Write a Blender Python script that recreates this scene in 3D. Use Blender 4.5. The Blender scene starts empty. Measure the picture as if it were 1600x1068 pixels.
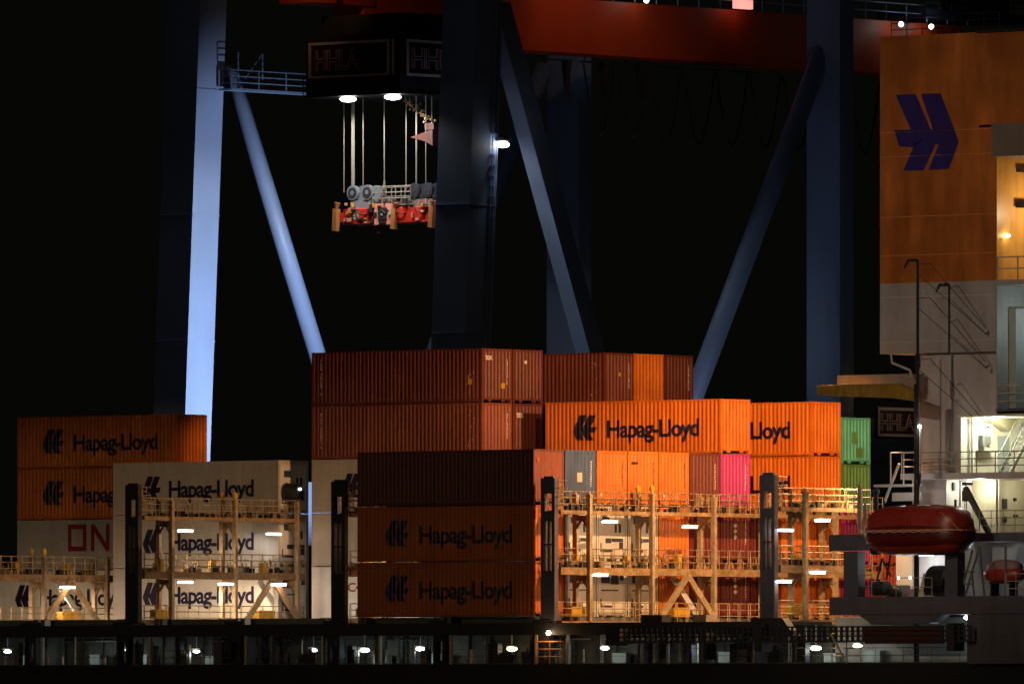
import bpy, bmesh, math, random
from mathutils import Vector, Matrix
random.seed(7)
S = bpy.context.scene
COL = S.collection
PI = math.pi
# ------------------------------------------------------------------ site frame
# ship frame: u along the ship (to the right and nearer), v across (to the right and away), z above the eye
TH = math.radians(40.85); CO, SI = math.cos(TH), math.sin(TH)
DIST, FPX, X0, HOR, HC = 600.0, 18120.0, 1.115, 1097.0, 12.0
PIT, ROW, LEN, WID, TIER, ZB = 14.49, 2.52, 12.19, 2.44, 2.892, 4.47
def W(u, v, z=0.0): return Vector((X0 + u*CO + v*SI, DIST - u*SI + v*CO, HC + z))
def U(px, v): a = (px-800)/FPX; return (a*(DIST+v*CO)-X0-v*SI)/(CO+a*SI)
def V(px, u): a = (px-800)/FPX; return (a*(DIST-u*SI)-X0-u*CO)/(SI-a*CO)
def Z(py, u, v): return (HOR-py)/FPX*(DIST-u*SI+v*CO)

# ------------------------------------------------------------------ camera, world, exposure, far lights
cam = bpy.data.cameras.new('camera'); camo = bpy.data.objects.new('camera', cam); COL.objects.link(camo)
camo.location = (0, 0, HC); camo.rotation_euler = (PI/2, 0, 0)
cam.sensor_width = 36; cam.lens = FPX/1600*36; cam.shift_y = (HOR-534)/1600; cam.clip_start = 1; cam.clip_end = 20000
S.camera = camo
wd = bpy.data.worlds.new('World'); S.world = wd; wd.use_nodes = True
bg = wd.node_tree.nodes['Background']; bg.inputs[0].default_value = (0.8, 0.85, 0.6, 1); bg.inputs[1].default_value = 0.0022
S.view_settings.view_transform = 'Standard'; S.view_settings.look = 'None'; S.view_settings.exposure = 0; S.view_settings.gamma = 1
S.render.engine = 'CYCLES'
try:
    S.cycles.max_bounces = 4; S.cycles.sample_clamp_indirect = 2.0; S.cycles.sample_clamp_direct = 0
except Exception: pass

def light(name, kind, p, power, col, target=None, size=0.15, cone=None, blend=0.4):
    l = bpy.data.lights.new(name, kind); l.energy = power; l.color = col
    if kind in ('POINT', 'SPOT'): l.shadow_soft_size = size
    if kind == 'SUN': l.angle = math.radians(2)
    if cone: l.spot_size = math.radians(cone); l.spot_blend = blend
    o = bpy.data.objects.new(name, l); COL.objects.link(o); o.location = p
    if target is not None: o.rotation_euler = (Vector(target)-Vector(p)).to_track_quat('-Z', 'Y').to_euler()
    return o
SODIUM = (1.0, 0.54, 0.24); WARM = (1.0, 0.72, 0.45); COOL = (0.82, 0.95, 1.0); NEUT = (1.0, 0.93, 0.80); BLUEW = (0.84, 0.90, 1.0)
K = dict(mast=37000, front=2100, side_fill=280000, casing=600000, dim_fill=0.018, trolley=2600, legs=26000, tube=60, deck=9)
light('night_fill', 'SUN', (0, 0, 300), K['dim_fill'], (0.8, 0.85, 1.0), (60, 200, 0))  # unseen dim fill added to lift the faces no lamp reaches
# flood mast on the ship: sodium floods looking aft along the stacks
um = U(1434, 1.0)
light('casing_floodlight', 'SPOT', W(17.0, 6.0, 22.2), K['mast'], SODIUM, W(17.0-24, 6+4.5, 22.2-43.5), 0.2, 120, 0.03)
for vv, zz, kk in ((6.5, 11.5, 1.0), (14, 12.5, 1.0), (22, 12.5, .9)):
    light('stack_floodlight', 'SPOT', W(17.2, vv, zz), K['front']*kk, SODIUM, W(17.2-10, vv+.5, zz-11.6), 0.3, 126, 0.05)
light('unseen_floodlight', 'SPOT', W(38, -62, 45), 330000, SODIUM, W(-42.6, 23.6, 13.4), 0.3, 3.2, 0.8)  # unseen spot added to brighten the end of the far left stack
light('unseen_floodlight', 'SPOT', W(60, -45, 40), 110000, SODIUM, W(-14.4, 20.5, 15), 0.5, 9.5, 0.5)  # unseen spot added for the container ends of the middle bay
# unseen floodlights across the basin on the camera's side
light('unseen_floodlight', 'SPOT', Vector((-230, 300, 75)), K['side_fill'], WARM, Vector((-230, 300, 75))+Vector((math.sin(math.radians(33))*math.cos(math.radians(56.3)), math.cos(math.radians(33))*math.cos(math.radians(56.3)), -math.sin(math.radians(56.3)))), 1.0, 100, 0.03)  # added fill that lifts the dim container sides
light('unseen_floodlight', 'SPOT', Vector((-150, 330, 150)), K['casing'], (1.0, .80, .60), W(23, 4, 19), 0.7, 7.5, 0.8)

# ------------------------------------------------------------------ materials
MATS = {}
def nt(m):
    m.use_nodes = True; return m.node_tree.nodes, m.node_tree.links
def paint(name, rgb, rough=0.5, grime=0.35, scale=0.5, metal=0.0, streak=True):
    if name in MATS: return MATS[name]
    m = bpy.data.materials.new(name); n, l = nt(m); b = n['Principled BSDF']
    tc = n.new('ShaderNodeTexCoord'); mp = n.new('ShaderNodeMapping')
    mp.inputs['Scale'].default_value = (1, 1, 0.22) if streak else (1, 1, 1)
    nz = n.new('ShaderNodeTexNoise'); nz.inputs['Scale'].default_value = scale*4; nz.inputs['Detail'].default_value = 6
    nz2 = n.new('ShaderNodeTexNoise'); nz2.inputs['Scale'].default_value = scale; nz2.inputs['Detail'].default_value = 3
    mul = n.new('ShaderNodeMath'); mul.operation = 'MULTIPLY'
    rmp = n.new('ShaderNodeValToRGB'); rmp.color_ramp.elements[0].position = .12; rmp.color_ramp.elements[1].position = .42
    k = 1-grime
    rmp.color_ramp.elements[0].color = (rgb[0]*k, rgb[1]*k*.92, rgb[2]*k*.85, 1); rmp.color_ramp.elements[1].color = (*rgb, 1)
    l.new(tc.outputs['Object'], mp.inputs[0]); l.new(mp.outputs[0], nz.inputs[0]); l.new(tc.outputs['Object'], nz2.inputs[0])
    l.new(nz.outputs[0], mul.inputs[0]); l.new(nz2.outputs[0], mul.inputs[1]); l.new(mul.outputs[0], rmp.inputs[0])
    rz = n.new('ShaderNodeTexNoise'); rz.inputs['Scale'].default_value = 1.7; rz.inputs['Detail'].default_value = 9; rz.inputs['Roughness'].default_value = .72
    mp2 = n.new('ShaderNodeMapping'); mp2.inputs['Scale'].default_value = (1, 1, .45) if streak else (1, 1, 1); mp2.inputs['Location'].default_value = (len(MATS)*3.7, 1.3, 2.1)
    oi = n.new('ShaderNodeObjectInfo'); ad = n.new('ShaderNodeVectorMath'); ad.operation = 'ADD'
    sc = n.new('ShaderNodeMath'); sc.operation = 'MULTIPLY'; sc.inputs[1].default_value = 40; l.new(oi.outputs['Random'], sc.inputs[0])
    l.new(tc.outputs['Object'], mp2.inputs[0]); l.new(mp2.outputs[0], ad.inputs[0]); l.new(sc.outputs[0], ad.inputs[1]); l.new(ad.outputs[0], rz.inputs[0])
    r2 = n.new('ShaderNodeValToRGB'); r2.color_ramp.elements[0].position = .60; r2.color_ramp.elements[1].position = .70
    r2.color_ramp.elements[0].color = (0, 0, 0, 1); g_ = min(.75, grime*1.8); r2.color_ramp.elements[1].color = (g_, g_, g_, 1); l.new(rz.outputs[0], r2.inputs[0])
    mx = n.new('ShaderNodeMix'); mx.data_type = 'RGBA'; l.new(r2.outputs[0], mx.inputs[0]); l.new(rmp.outputs[0], mx.inputs[6]); mx.inputs[7].default_value = (rgb[0]*.35+.03, rgb[1]*.35+.012, rgb[2]*.3+.006, 1)
    hs = n.new('ShaderNodeHueSaturation'); mr = n.new('ShaderNodeMapRange'); mr.inputs[3].default_value = .80; mr.inputs[4].default_value = 1.08
    l.new(oi.outputs['Random'], mr.inputs[0]); l.new(mr.outputs[0], hs.inputs['Value']); l.new(mx.outputs[2], hs.inputs['Color'])
    l.new(hs.outputs[0], b.inputs['Base Color'])
    bn = n.new('ShaderNodeBump'); bn.inputs['Strength'].default_value = .25; bn.inputs['Distance'].default_value = .03; l.new(nz2.outputs[0], bn.inputs['Height']); l.new(bn.outputs[0], b.inputs['Normal'])
    rr_ = n.new('ShaderNodeMapRange'); rr_.inputs[3].default_value = max(.05, rough-.12); rr_.inputs[4].default_value = rough+.12; l.new(nz.outputs[0], rr_.inputs[0]); l.new(rr_.outputs[0], b.inputs['Roughness'])
    b.inputs['Roughness'].default_value = rough; b.inputs['Metallic'].default_value = metal
    MATS[name] = m; return m
def glow(name, rgb, st):
    if name in MATS: return MATS[name]
    m = bpy.data.materials.new(name); n, l = nt(m); b = n['Principled BSDF']
    b.inputs['Base Color'].default_value = (.8, .8, .8, 1); b.inputs['Emission Color'].default_value = (*rgb, 1); b.inputs['Emission Strength'].default_value = st
    MATS[name] = m; return m
ORANGE = paint('orange paint', (0.78, 0.195, 0.014), .5, .32)
ORANGE_SHADE = paint('shaded orange paint', (0.56, 0.13, 0.016), .6, .4)  # orange with the near stack's shade put into its colour
BROWN = paint('brown red paint', (0.165, 0.037, 0.024), .55, .3)
BROWN2 = paint('light brown red paint', (0.28, 0.070, 0.038), .55, .3)
BROWN_SHADE = paint('shaded brown paint', (0.15, 0.035, 0.022), .55, .4)  # brown container's unlit side, the shade mixed into the paint colour
MAROON = paint('maroon paint', (0.22, 0.035, 0.03), .55, .4)
REDP = paint('red paint', (0.55, 0.09, 0.05), .5, .35)
BLUEGREY = paint('blue grey paint', (0.075, 0.13, 0.28), .5, .3)
MAGENTA = paint('magenta paint', (0.55, 0.05, 0.26), .5, .15)
GREEN = paint('light green paint', (0.11, 0.50, 0.38), .5, .25)
GREEN2 = paint('olive green paint', (0.12, 0.30, 0.10), .5, .3)
WHITE = paint('white reefer paint', (0.62, 0.58, 0.50), .45, .18)
WHITEC = paint('white paint', (0.74, 0.74, 0.70), .45, .2)
GREYC = paint('grey casing paint', (0.66, 0.60, 0.60), .5, .3, .35)
NAVY = paint('navy lettering', (0.008, 0.008, 0.035), .5, .1)
REDL = paint('dark red lettering', (0.30, 0.02, 0.02), .5, .1)
WHITEL = paint('white lettering', (0.8, 0.75, 0.7), .5, .1)
YEL = paint('yellow paint', (0.75, 0.45, 0.03), .5, .25)
STEEL = paint('beige steel paint', (0.50, 0.38, 0.22), .55, .45, 1.2, streak=False)
STEELB = paint('rust stained steel paint', (0.42, 0.27, 0.13), .6, .55, 1.2, streak=False)
DARKST = paint('dark grey steel', (0.12, 0.12, 0.16), .5, .3)
HOODM = paint('charcoal steel', (0.03, 0.03, 0.035), .6, .3)
HULLM = paint('black hull paint', (0.010, 0.010, 0.012), .7, .3)
DECKM = paint('grey deck paint', (0.16, 0.17, 0.15), .7, .4)
BULKM = paint('grey bulkhead paint', (0.17, 0.18, 0.155), .6, .6)
BLACK = paint('black rubber', (0.012, 0.012, 0.012), .6, .2)
RAILM = paint('pale rail paint', (0.55, 0.50, 0.40), .5, .2)
CRBLUE = paint('crane blue paint', (0.24, 0.36, 0.66), .5, .12, .12)
CRRED = paint('crane red paint', (0.62, 0.07, 0.012), .5, .25, .12)
BOATRED = paint('lifeboat red', (0.40, 0.04, 0.026), .34, .3)
BOATDK = paint('lifeboat dark red', (0.13, 0.014, 0.012), .35, .2)
paint('pale red', (.85, .35, .3), .4, .2)
SPRED = paint('spreader red', (0.85, 0.05, 0.025), .4, .2)
CABLE = paint('steel cable', (0.20, 0.19, 0.18), .5, .2)
TUBEG = glow('cool tube glow', (0.85, 0.97, 1.0), 9)
LAMPG = glow('cool lamp glow', (0.85, 1.0, 0.97), 11)
LAMPW = glow('warm lamp glow', (1.0, 0.8, 0.45), 12)
LAMPY = glow('yellow beacon', (1.0, 0.62, 0.03), 0.35)

paint('sign frame', (.8, .74, .72), .5, .2); paint('sign board', (.05, .018, .02), .6, .2)

# ------------------------------------------------------------------ mesh helpers
class MB:
    def __init__(s): s.v = []; s.f = []
    def add(s, vs, fs):
        o = len(s.v); s.v += [tuple(p) for p in vs]; s.f += [tuple(i+o for i in q) for q in fs]
    def box(s, x0, x1, y0, y1, z0, z1):
        s.add([(x0,y0,z0),(x1,y0,z0),(x1,y1,z0),(x0,y1,z0),(x0,y0,z1),(x1,y0,z1),(x1,y1,z1),(x0,y1,z1)],
              [(0,3,2,1),(4,5,6,7),(0,1,5,4),(1,2,6,5),(2,3,7,6),(3,0,4,7)]); return s
    def tube(s, p, q, r, n=6, r2=None, cap=True):
        p, q = Vector(p), Vector(q); d = (q-p)
        if d.length < 1e-6: return s
        d.normalize(); a = d.orthogonal().normalized(); b = d.cross(a); r2 = r if r2 is None else r2
        vs = []
        for c, rr in ((p, r), (q, r2)):
            for i in range(n):
                t = 2*PI*(i+.5)/n; vs.append(c+a*math.cos(t)*rr+b*math.sin(t)*rr)
        fs = [(i, (i+1) % n, n+(i+1) % n, n+i) for i in range(n)]
        if cap: fs += [tuple(range(n-1, -1, -1)), tuple(range(n, 2*n))]
        s.add(vs, fs); return s
    def path(s, pts, r, n=6):
        for a, b in zip(pts, pts[1:]): s.tube(a, b, r, n)
        return s
    def bar(s, p, q, w, h, up=(0, 0, 1)):      # rectangular bar; w across, h along 'up' side
        p, q = Vector(p), Vector(q); d = (q-p).normalized(); up = Vector(up)
        a = d.cross(up)
        if a.length < 1e-4: a = d.cross(Vector((0, 1, 0)))
        a.normalize(); b = a.cross(d).normalized()
        vs = []
        for c in (p, q):
            for i, j in ((-1, -1), (1, -1), (1, 1), (-1, 1)): vs.append(c+a*i*w/2+b*j*h/2)
        s.add(vs, [(0,1,2,3),(7,6,5,4),(0,4,5,1),(1,5,6,2),(2,6,7,3),(3,7,4,0)]); return s
    def prism(s, pts, y0, y1):                  # polygon in x,z extruded along y
        n = len(pts); s.add([(x, y0, z) for x, z in pts]+[(x, y1, z) for x, z in pts],
              [tuple(range(n)), tuple(range(2*n-1, n-1, -1))]+[(i, n+i, n+(i+1) % n, (i+1) % n) for i in range(n)]); return s
    def ball(s, c, r, n=8, sz=1.0):
        vs = []; fs = []
        for j in range(1, n):
            for i in range(2*n):
                t = PI*j/n; a = PI*i/n; vs.append((c[0]+r*math.sin(t)*math.cos(a), c[1]+r*math.sin(t)*math.sin(a), c[2]+r*sz*math.cos(t)))
        for j in range(n-2):
            for i in range(2*n): fs.append((j*2*n+i, (j+1)*2*n+i, (j+1)*2*n+(i+1) % (2*n), j*2*n+(i+1) % (2*n)))
        vs += [(c[0], c[1], c[2]+r*sz), (c[0], c[1], c[2]-r*sz)]; t = len(vs)
        for i in range(2*n):
            fs.append((t-2, i, (i+1) % (2*n))); fs.append((t-1, (n-2)*2*n+(i+1) % (2*n), (n-2)*2*n+i))
        s.add(vs, fs); return s
    def rail(s, p, q, h=1.05, step=1.0, r=0.022, rails=3, post=None):
        p, q = Vector(p), Vector(q); L = (q-p).length; n = max(1, round(L/step)); up = Vector((0, 0, 1))
        for i in range(n+1):
            c = p.lerp(q, i/n); s.tube(c, c+up*h, post or r*1.2, 4)
        for k in range(rails):
            z = up*h*(k+1)/rails; s.tube(p+z, q+z, r, 4)
        return s
    def mesh(s, name, mat):
        m = bpy.data.meshes.new(name); m.from_pydata(s.v, [], s.f); m.materials.append(mat)
        bm = bmesh.new(); bm.from_mesh(m); bmesh.ops.recalc_face_normals(bm, faces=bm.faces); bm.to_mesh(m); bm.free(); return m
    def build(s, name, mat, parent=None, smooth=False, bevel=0):
        o = bpy.data.objects.new(name, s.mesh(name, mat)); COL.objects.link(o)
        if parent: o.parent = parent
        if smooth:
            for p in o.data.polygons: p.use_smooth = True
        if bevel:
            b = o.modifiers.new('bevel', 'BEVEL'); b.width = bevel; b.segments = 2; b.limit_method = 'ANGLE'
        return o
def link(name, mesh, parent):
    o = bpy.data.objects.new(name, mesh); COL.objects.link(o); o.parent = parent; return o
def tag(o, label, cat=None, group=None, kind=None):
    o['label'] = label
    if cat: o['category'] = cat
    if group: o['group'] = group
    if kind: o['kind'] = kind
    return o
def thing(name, label, cat, u=0, v=0, z=0, group=None):
    o = bpy.data.objects.new(name, None); COL.objects.link(o); o.empty_display_size = .3
    o.location = W(u, v, z); o.rotation_euler = (0, 0, -TH)
    return tag(o, label, cat, group)
def under(o, parent, u=0, v=0, z=0):     # child placed in the parent's own frame
    o.parent = parent; o.location = (u, v, z); return o

TXT = {}
def text_bm(s, bold=0.0):
    key = (s, bold)
    if key not in TXT:
        c = bpy.data.curves.new('text', 'FONT'); c.body = s; c.size = 1; c.offset = bold; c.resolution_u = 3; c.fill_mode = 'FRONT'
        c.space_character = 0.92
        o = bpy.data.objects.new('text', c); COL.objects.link(o); bpy.context.view_layer.update()
        m = bpy.data.meshes.new_from_object(o.evaluated_get(bpy.context.evaluated_depsgraph_get()))
        bpy.data.objects.remove(o); TXT[key] = m
    bm = bmesh.new(); bm.from_mesh(TXT[key]); return bm
def fit(bm, x0, x1, z0, z1, hn=None):
    xs = [v.co.x for v in bm.verts]; ys = [v.co.y for v in bm.verts]
    a, b = min(xs), max(xs); lo, hi = (0, hn) if hn else (min(ys), max(ys))
    for v in bm.verts:
        x = x0+(v.co.x-a)/(b-a)*(x1-x0); z = z0+(v.co.y-lo)/(hi-lo)*(z1-z0); v.co = (x, 0, z)
    return bm
EPX = lambda q: ((q[0]-1397)/101.4, (266.7-q[1])/120.7)
EPOLY = [[(1399.6,148.3),(1431,147.2),(1454.5,202.3),(1423,202.6)], [(1439,146.7),(1469.9,146),(1490.9,201.5),(1457.5,202)],
         [(1411.5,266.7),(1429.5,225.5),(1462,225.5),(1443.5,266.2)], [(1467,225.5),(1497,225.5),(1482.7,263.8),(1451,265.8)],
         [(1397,203.5),(1423,202.6),(1454.5,202.3),(1457.5,202),(1490.9,201.5),(1498.4,221.3),(1497,225.5),(1467,225.5),(1462,225.5),(1429.5,225.5),(1427.5,230),(1405.2,229)]]
def emblem_bm(fn):
    bm = bmesh.new()
    for P_ in EPOLY:
        q = [fn(*EPX(p)) for p in P_]
        if len(q) > 4:
            c = fn(*EPX((1450, 213))); vs = [bm.verts.new(p) for p in q]; cc = bm.verts.new(c)
            for i in range(len(vs)): bm.faces.new((vs[i], vs[(i+1) % len(vs)], cc))
        else: bm.faces.new([bm.verts.new(p) for p in q])
    return bm
def bm_mesh(bm, name, mat, drape=None, off=-0.006, lo=None, hi=None, solid=0.0):
    if drape:
        xs = [v.co.x for v in bm.verts]; a, b = min(xs), max(xs)
        for x in BREAKS:
            if a < x < b: bmesh.ops.bisect_plane(bm, geom=bm.verts[:]+bm.edges[:]+bm.faces[:], plane_co=(x, 0, 0), plane_no=(1, 0, 0))
        for v in bm.verts: v.co.y = prof(v.co.x)+off
    else:
        for v in bm.verts: v.co.y = off
    m = bpy.data.meshes.new(name); bm.to_mesh(m); bm.free(); m.materials.append(mat); return m

# ------------------------------------------------------------------ containers
PER, DEP = 0.278, 0.036
PXS = [(0, 0), (.068, 0), (.138, 1), (.210, 1), (.278, 0)]
BREAKS = []
for i in range(44):
    for dx, _ in PXS[:-1]: BREAKS.append(.10+i*PER+dx)
BREAKS = [b for b in BREAKS if b < LEN-.10]
def prof(x):
    if x < .10: return .004
    t = (x-.10) % PER
    for (a, da), (b, db) in zip(PXS, PXS[1:]):
        if a <= t <= b: return .004+DEP*(da+(db-da)*(t-a)/(b-a))
    return .004
def corr_pts(L):
    pts = [(0.09, .004)]; x = .10
    while x < L-.10:
        for dx, d in PXS[:-1]:
            if x+dx < L-.10: pts.append((x+dx, .004+DEP*d))
        x += PER
    pts.append((L-.09, .004)); return pts
CM = {}
def cmesh(key, fn):
    if key not in CM: CM[key] = fn()
    return CM[key]
def frame_mesh(H, mat):
    m = MB(); L, w = LEN, WID; h = H-.03
    for x in (0, L-.11):
        for y in (0, w-.11):
            m.box(x, x+.11, y, y+.11, .118, h-.118)
            cx0, cx1 = (x-.004, x+.176) if x == 0 else (x-.066, x+.114)
            cy0, cy1 = (y-.004, y+.16) if y == 0 else (y-.05, y+.114)
            for z in (0, h-.118): m.box(cx0, cx1, cy0, cy1, z, z+.118)
    for y in (.0, w-.06):
        m.box(.176, L-.176, y+.001, y+.06, h-.09, h-.005); m.box(.176, L-.176, y+.001, y+.06, .02, .15)
    for x in (0.001, L-.061):
        m.box(x, x+.06, .16, w-.16, h-.12, h-.004); m.box(x, x+.06, .16, w-.16, .14, .24)
    # forklift style blocks that leave the dark notches under the end sill
    for x in (0.02, L-.07):
        m.box(x, x+.05, .55, .8, .03, .14); m.box(x, x+.05, 1.62, 1.88, .03, .14)
    m.box(.3, L-.3, .3, w-.3, .15, .2)
    return m.mesh('frame', mat)
def side_mesh(H, mat, smooth, back=0):
    m = MB(); h = H-.03; z0, z1 = .149, h-.089
    for y, sg in (((0, 1), (WID, -1))[back],):
        if smooth:
            m.box(.11, LEN-.11, y+.006*sg if sg > 0 else y-.03, y+.03 if sg > 0 else y-.006, z0, z1)
            for k in range(1, 10):
                x = .11+k*(LEN-.22)/10; m.box(x-.012, x+.012, min(y+.002*sg, y+.01*sg), max(y+.002*sg, y+.01*sg), z0, z1)
        else:
            p = corr_pts(LEN); vs = [(x, y+d*sg, z0) for x, d in p]+[(x, y+d*sg, z1) for x, d in p]; n = len(p)
            m.add(vs, [(i, i+1, n+i+1, n+i) for i in range(n-1)])
    me = bpy.data.meshes.new('side_panel'); me.from_pydata(m.v, [], m.f); me.materials.append(mat); return me
def end_mesh(H, mat, flat=False, back=0):
    m = MB(); h = H-.03; z0, z1 = .239, h-.119
    for x, sg in (((LEN, -1), (0, 1))[back],):
        if flat: m.box(min(x+.03*sg, x+.06*sg), max(x+.03*sg, x+.06*sg), .11, WID-.11, z0, z1); continue
        p = corr_pts(WID); n = len(p)
        m.add([(x+(d+.004)*sg, y, z0) for y, d in p]+[(x+(d+.004)*sg, y, z1) for y, d in p], [(i, i+1, n+i+1, n+i) for i in range(n-1)])
    return m.mesh('end_panel', mat)
def roof_mesh(H, mat):
    m = MB(); h = H-.03; m.box(.1, LEN-.1, .062, WID-.062, h-.05, h-.012); return m.mesh('roof', mat)
def marks_mesh(seed, mat, side=True):
    r = random.Random(seed); m = MB()
    z = 2.45
    for k in range(13):
        hh = r.uniform(.06, .1); 
        if k not in (4, 11): m.box(.62, .62+r.uniform(.05, .11), -.006, -.002, z-hh, z)
        z -= .15
    for k in range(7):
        x = LEN-.9+r.uniform(-.25, .4); zz = r.uniform(.5, 2.4); m.box(x, x+.06, -.006, -.002, zz, zz+.05)
    return m.mesh('number_marks', mat)
def endmarks_mesh(seed, mat):
    r = random.Random(seed); m = MB(); z = 2.3
    for k in range(11): m.box(LEN-.001, LEN+.004, 2.02, 2.02+r.uniform(.04, .09), z-.08, z); z -= .125
    return m.mesh('number_marks', mat)
def hl_letters():
    def f():
        return bm_mesh(fit(text_bm('Hapag-Lloyd', .027), 4.3, 10.7, .95, 1.86, hn=.72), 'lettering', NAVY, drape=True)
    return cmesh('hl', f)
def hl_emblem():
    def f():
        bm = emblem_bm(lambda x, z: (1.92+1.68*(1-x), 0, .80+1.36*z))
        return bm_mesh(bm, 'emblem', NAVY, drape=True)
    return cmesh('hle', f)
def one_bm():
    bm = bmesh.new()
    def poly(p): bm.faces.new([bm.verts.new((x, 0, z)) for x, z in p])
    a, z0, z1, t = 3.9, 1.1, 2.6, .27
    for (x0, x1, y0, y1) in ((a, a+1.4, z0, z0+t), (a, a+1.4, z1-t, z1), (a, a+t, z0+t, z1-t), (a+1.4-t, a+1.4, z0+t, z1-t)): poly([(x0, y0), (x1, y0), (x1, y1), (x0, y1)])
    b = a+1.75
    for x0 in (b, b+1.15): poly([(x0, z0), (x0+t, z0), (x0+t, z1), (x0, z1)])
    poly([(b+t, z1), (b+t, z1-.45), (b+1.15, z0), (b+1.15, z0+.45)])
    c = b+1.8; poly([(c, z0), (c+t, z0), (c+t, z1), (c, z1)])
    for y0 in (z0, (z0+z1-t)/2, z1-t): poly([(c+t, y0), (c+1.3, y0), (c+1.3, y0+t), (c+t, y0+t)])
    return bm
def flatv(kind):
    def f():
        if kind == 'l': bm = fit(text_bm('Hapag-Lloyd', .027), 4.15, 10.4, .95, 1.86, hn=.72)
        elif kind == 'one': bm = one_bm()
        elif kind == 'c4': bm = fit(text_bm('C4', .02), 2.6, 3.6, 1.5, 2.0)
        else:
            bm = emblem_bm(lambda x, z: (2.2+1.35*(1-x), 0, .80+1.3*z))
        return bm_mesh(bm, 'emblem' if kind == 'e' else 'lettering', REDL if kind in ('one', 'c4') else NAVY, off=-.003)
    return cmesh('flat'+kind, f)
def reefer_unit():
    def f():
        m = MB(); x = LEN-.03
        m.box(x, x+.028, .16, WID-.16, .28, 2.6)
        return m.mesh('machinery_panel', WHITEC)
    return cmesh('reefer', f)
def reefer_dark(low):
    def f():
        m = MB(); x = LEN-.001
        if low:
            m.box(x, x+.02, .35, 1.05, 1.75, 2.3); m.box(x, x+.02, 1.12, 1.75, 1.7, 2.2); m.box(x, x+.02, 1.85, 2.15, 1.9, 2.25); m.box(x, x+.02, .35, 1.7, 1.35, 1.42)
        else:
            m.box(x, x+.02, .45, 1.0, 1.95, 2.3); m.box(x, x+.02, 1.45, 1.6, 1.5, 1.95); m.box(x, x+.02, 1.75, 1.95, 1.5, 1.95)
            m.box(x, x+.02, .7, 1.15, .95, 1.2); m.box(x, x+.02, 1.2, 2.1, 1.02, 1.2); m.box(x, x+.02, 1.8, 2.1, .65, 1.0)
        m.box(x, x+.03, .3, 1.2, .5, .6); m.box(x, x+.03, .3, .36, .6, .95)
        return m.mesh('fan_grille', paint('blue black grille', (.035, .045, .09), .6, .3))
    return cmesh(('reeferd', low), f)
def container(label, mat, u, row, tier, H=TIER, z=None, smooth=False, text=None, logo=None, reefer=False, marks=None, cat='container', group=None, v=None, endmat=None):
    zz = ZB+(tier-1)*TIER if z is None else z
    t = thing('shipping_container', label, cat, u-LEN, row*ROW if v is None else v, zz, group)
    k = (mat.name, round(H, 2), smooth)
    link('frame', cmesh(('f',)+k, lambda: frame_mesh(H, mat)), t)
    em = endmat or mat
    for bk in (0, 1):
        link('side_panel', cmesh(('s', bk)+k, lambda: side_mesh(H, mat, smooth, bk)), t)
        link('end_panel', cmesh(('e', bk, em.name)+k+(reefer,), lambda: end_mesh(H, em, reefer, bk)), t)
    link('roof', cmesh(('r',)+k, lambda: roof_mesh(H, mat)), t)
    if text == 'hl': link('lettering', flatv('l') if smooth else hl_letters(), t)
    if text in ('one', 'c4'): link('lettering', flatv(text), t)
    if logo: link('emblem', flatv('e') if smooth else hl_emblem(), t)
    if reefer:
        link('machinery_panel', reefer_unit(), t); link('fan_grille', reefer_dark(tier == 1), t)
    if marks is not None:
        link('number_marks', cmesh(('m', marks), lambda: marks_mesh(marks, WHITEL)), t)
        link('number_marks', cmesh(('n', marks), lambda: endmarks_mesh(marks, WHITEL)), t)
    return t
def end_text(t, s, y0, y1, z0, z1):
    bm = fit(text_bm(s, .02), y0, y1, z0, z1)
    for v in bm.verts: v.co = (LEN+.003, v.co.x, v.co.z)
    m = bpy.data.meshes.new('lettering'); bm.to_mesh(m); bm.free(); m.materials.append(WHITEL); link('lettering', m, t)
def sticker(t, mat, y, z, w=.22, h=.18, side=False):
    m = MB()
    if side: m.box(y, y+w, -.008, -.003, z, z+h)
    else: m.box(LEN+.001, LEN+.006, y, y+w, z, z+h)
    m.build('sticker', mat, t)
G0 = 'containers on the near edge stack'; G1 = 'containers of the end row behind the lashing bridge'; G2 = 'brown containers in the high middle stack'
uA, uB, uC, uD = 0, -PIT, -2*PIT, -3*PIT
# near stack
c = container('brown container with shaded side colour on top of the near stack of three', BROWN_SHADE, uA, 0, 3, marks=None, group=G0, endmat=BROWN2)
sticker(c, REDP, .25, 2.2, .2, .25)
m = MB(); m.box(LEN+.001, LEN+.005, 1.1, 2.3, .5, .51)
container('orange container with shaded side colour and dark lettering, middle of the near stack', ORANGE_SHADE, uA, 0, 2, text='hl', logo=True, group=G0, endmat=ORANGE)
container('orange container with shaded side colour and dark lettering, bottom of the near stack', ORANGE_SHADE, uA, 0, 1, text='hl', logo=True, group=G0, endmat=ORANGE)
# third tier of the end row
for i, (mt, lb) in enumerate([(BLUEGREY, 'blue grey container end between the red brown and the orange ends'),
                              (ORANGE, 'orange container end directly right of the blue grey one'),
                              (ORANGE, 'middle one of the three orange container ends below the long lettered container'),
                              (ORANGE, 'orange container end directly left of the dark brown end'),
                              (BROWN, 'brown container end between the orange and the magenta ends'),
                              (MAGENTA, 'magenta container below the right end of the long orange container')]):
    t = container(lb, mt, uA, i+1, 3, group=G1)
    if i == 0: sticker(t, RAILM, .95, 1.2, .4, .5)
    sd = 20+i; link('number_marks', cmesh(('n', sd), lambda: endmarks_mesh(sd, NAVY if i in (1, 2, 3) else WHITEL)), t)
    if i in (1, 3): sticker(t, WHITEL, .3, .5, .16, .2)
    if i == 2: sticker(t, NAVY, .3, 2.2, .5, .12)
container('long bright orange container with navy emblem and full lettering on the fourth tier', ORANGE, uA, 6, 4, text='hl', logo=True)
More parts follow.
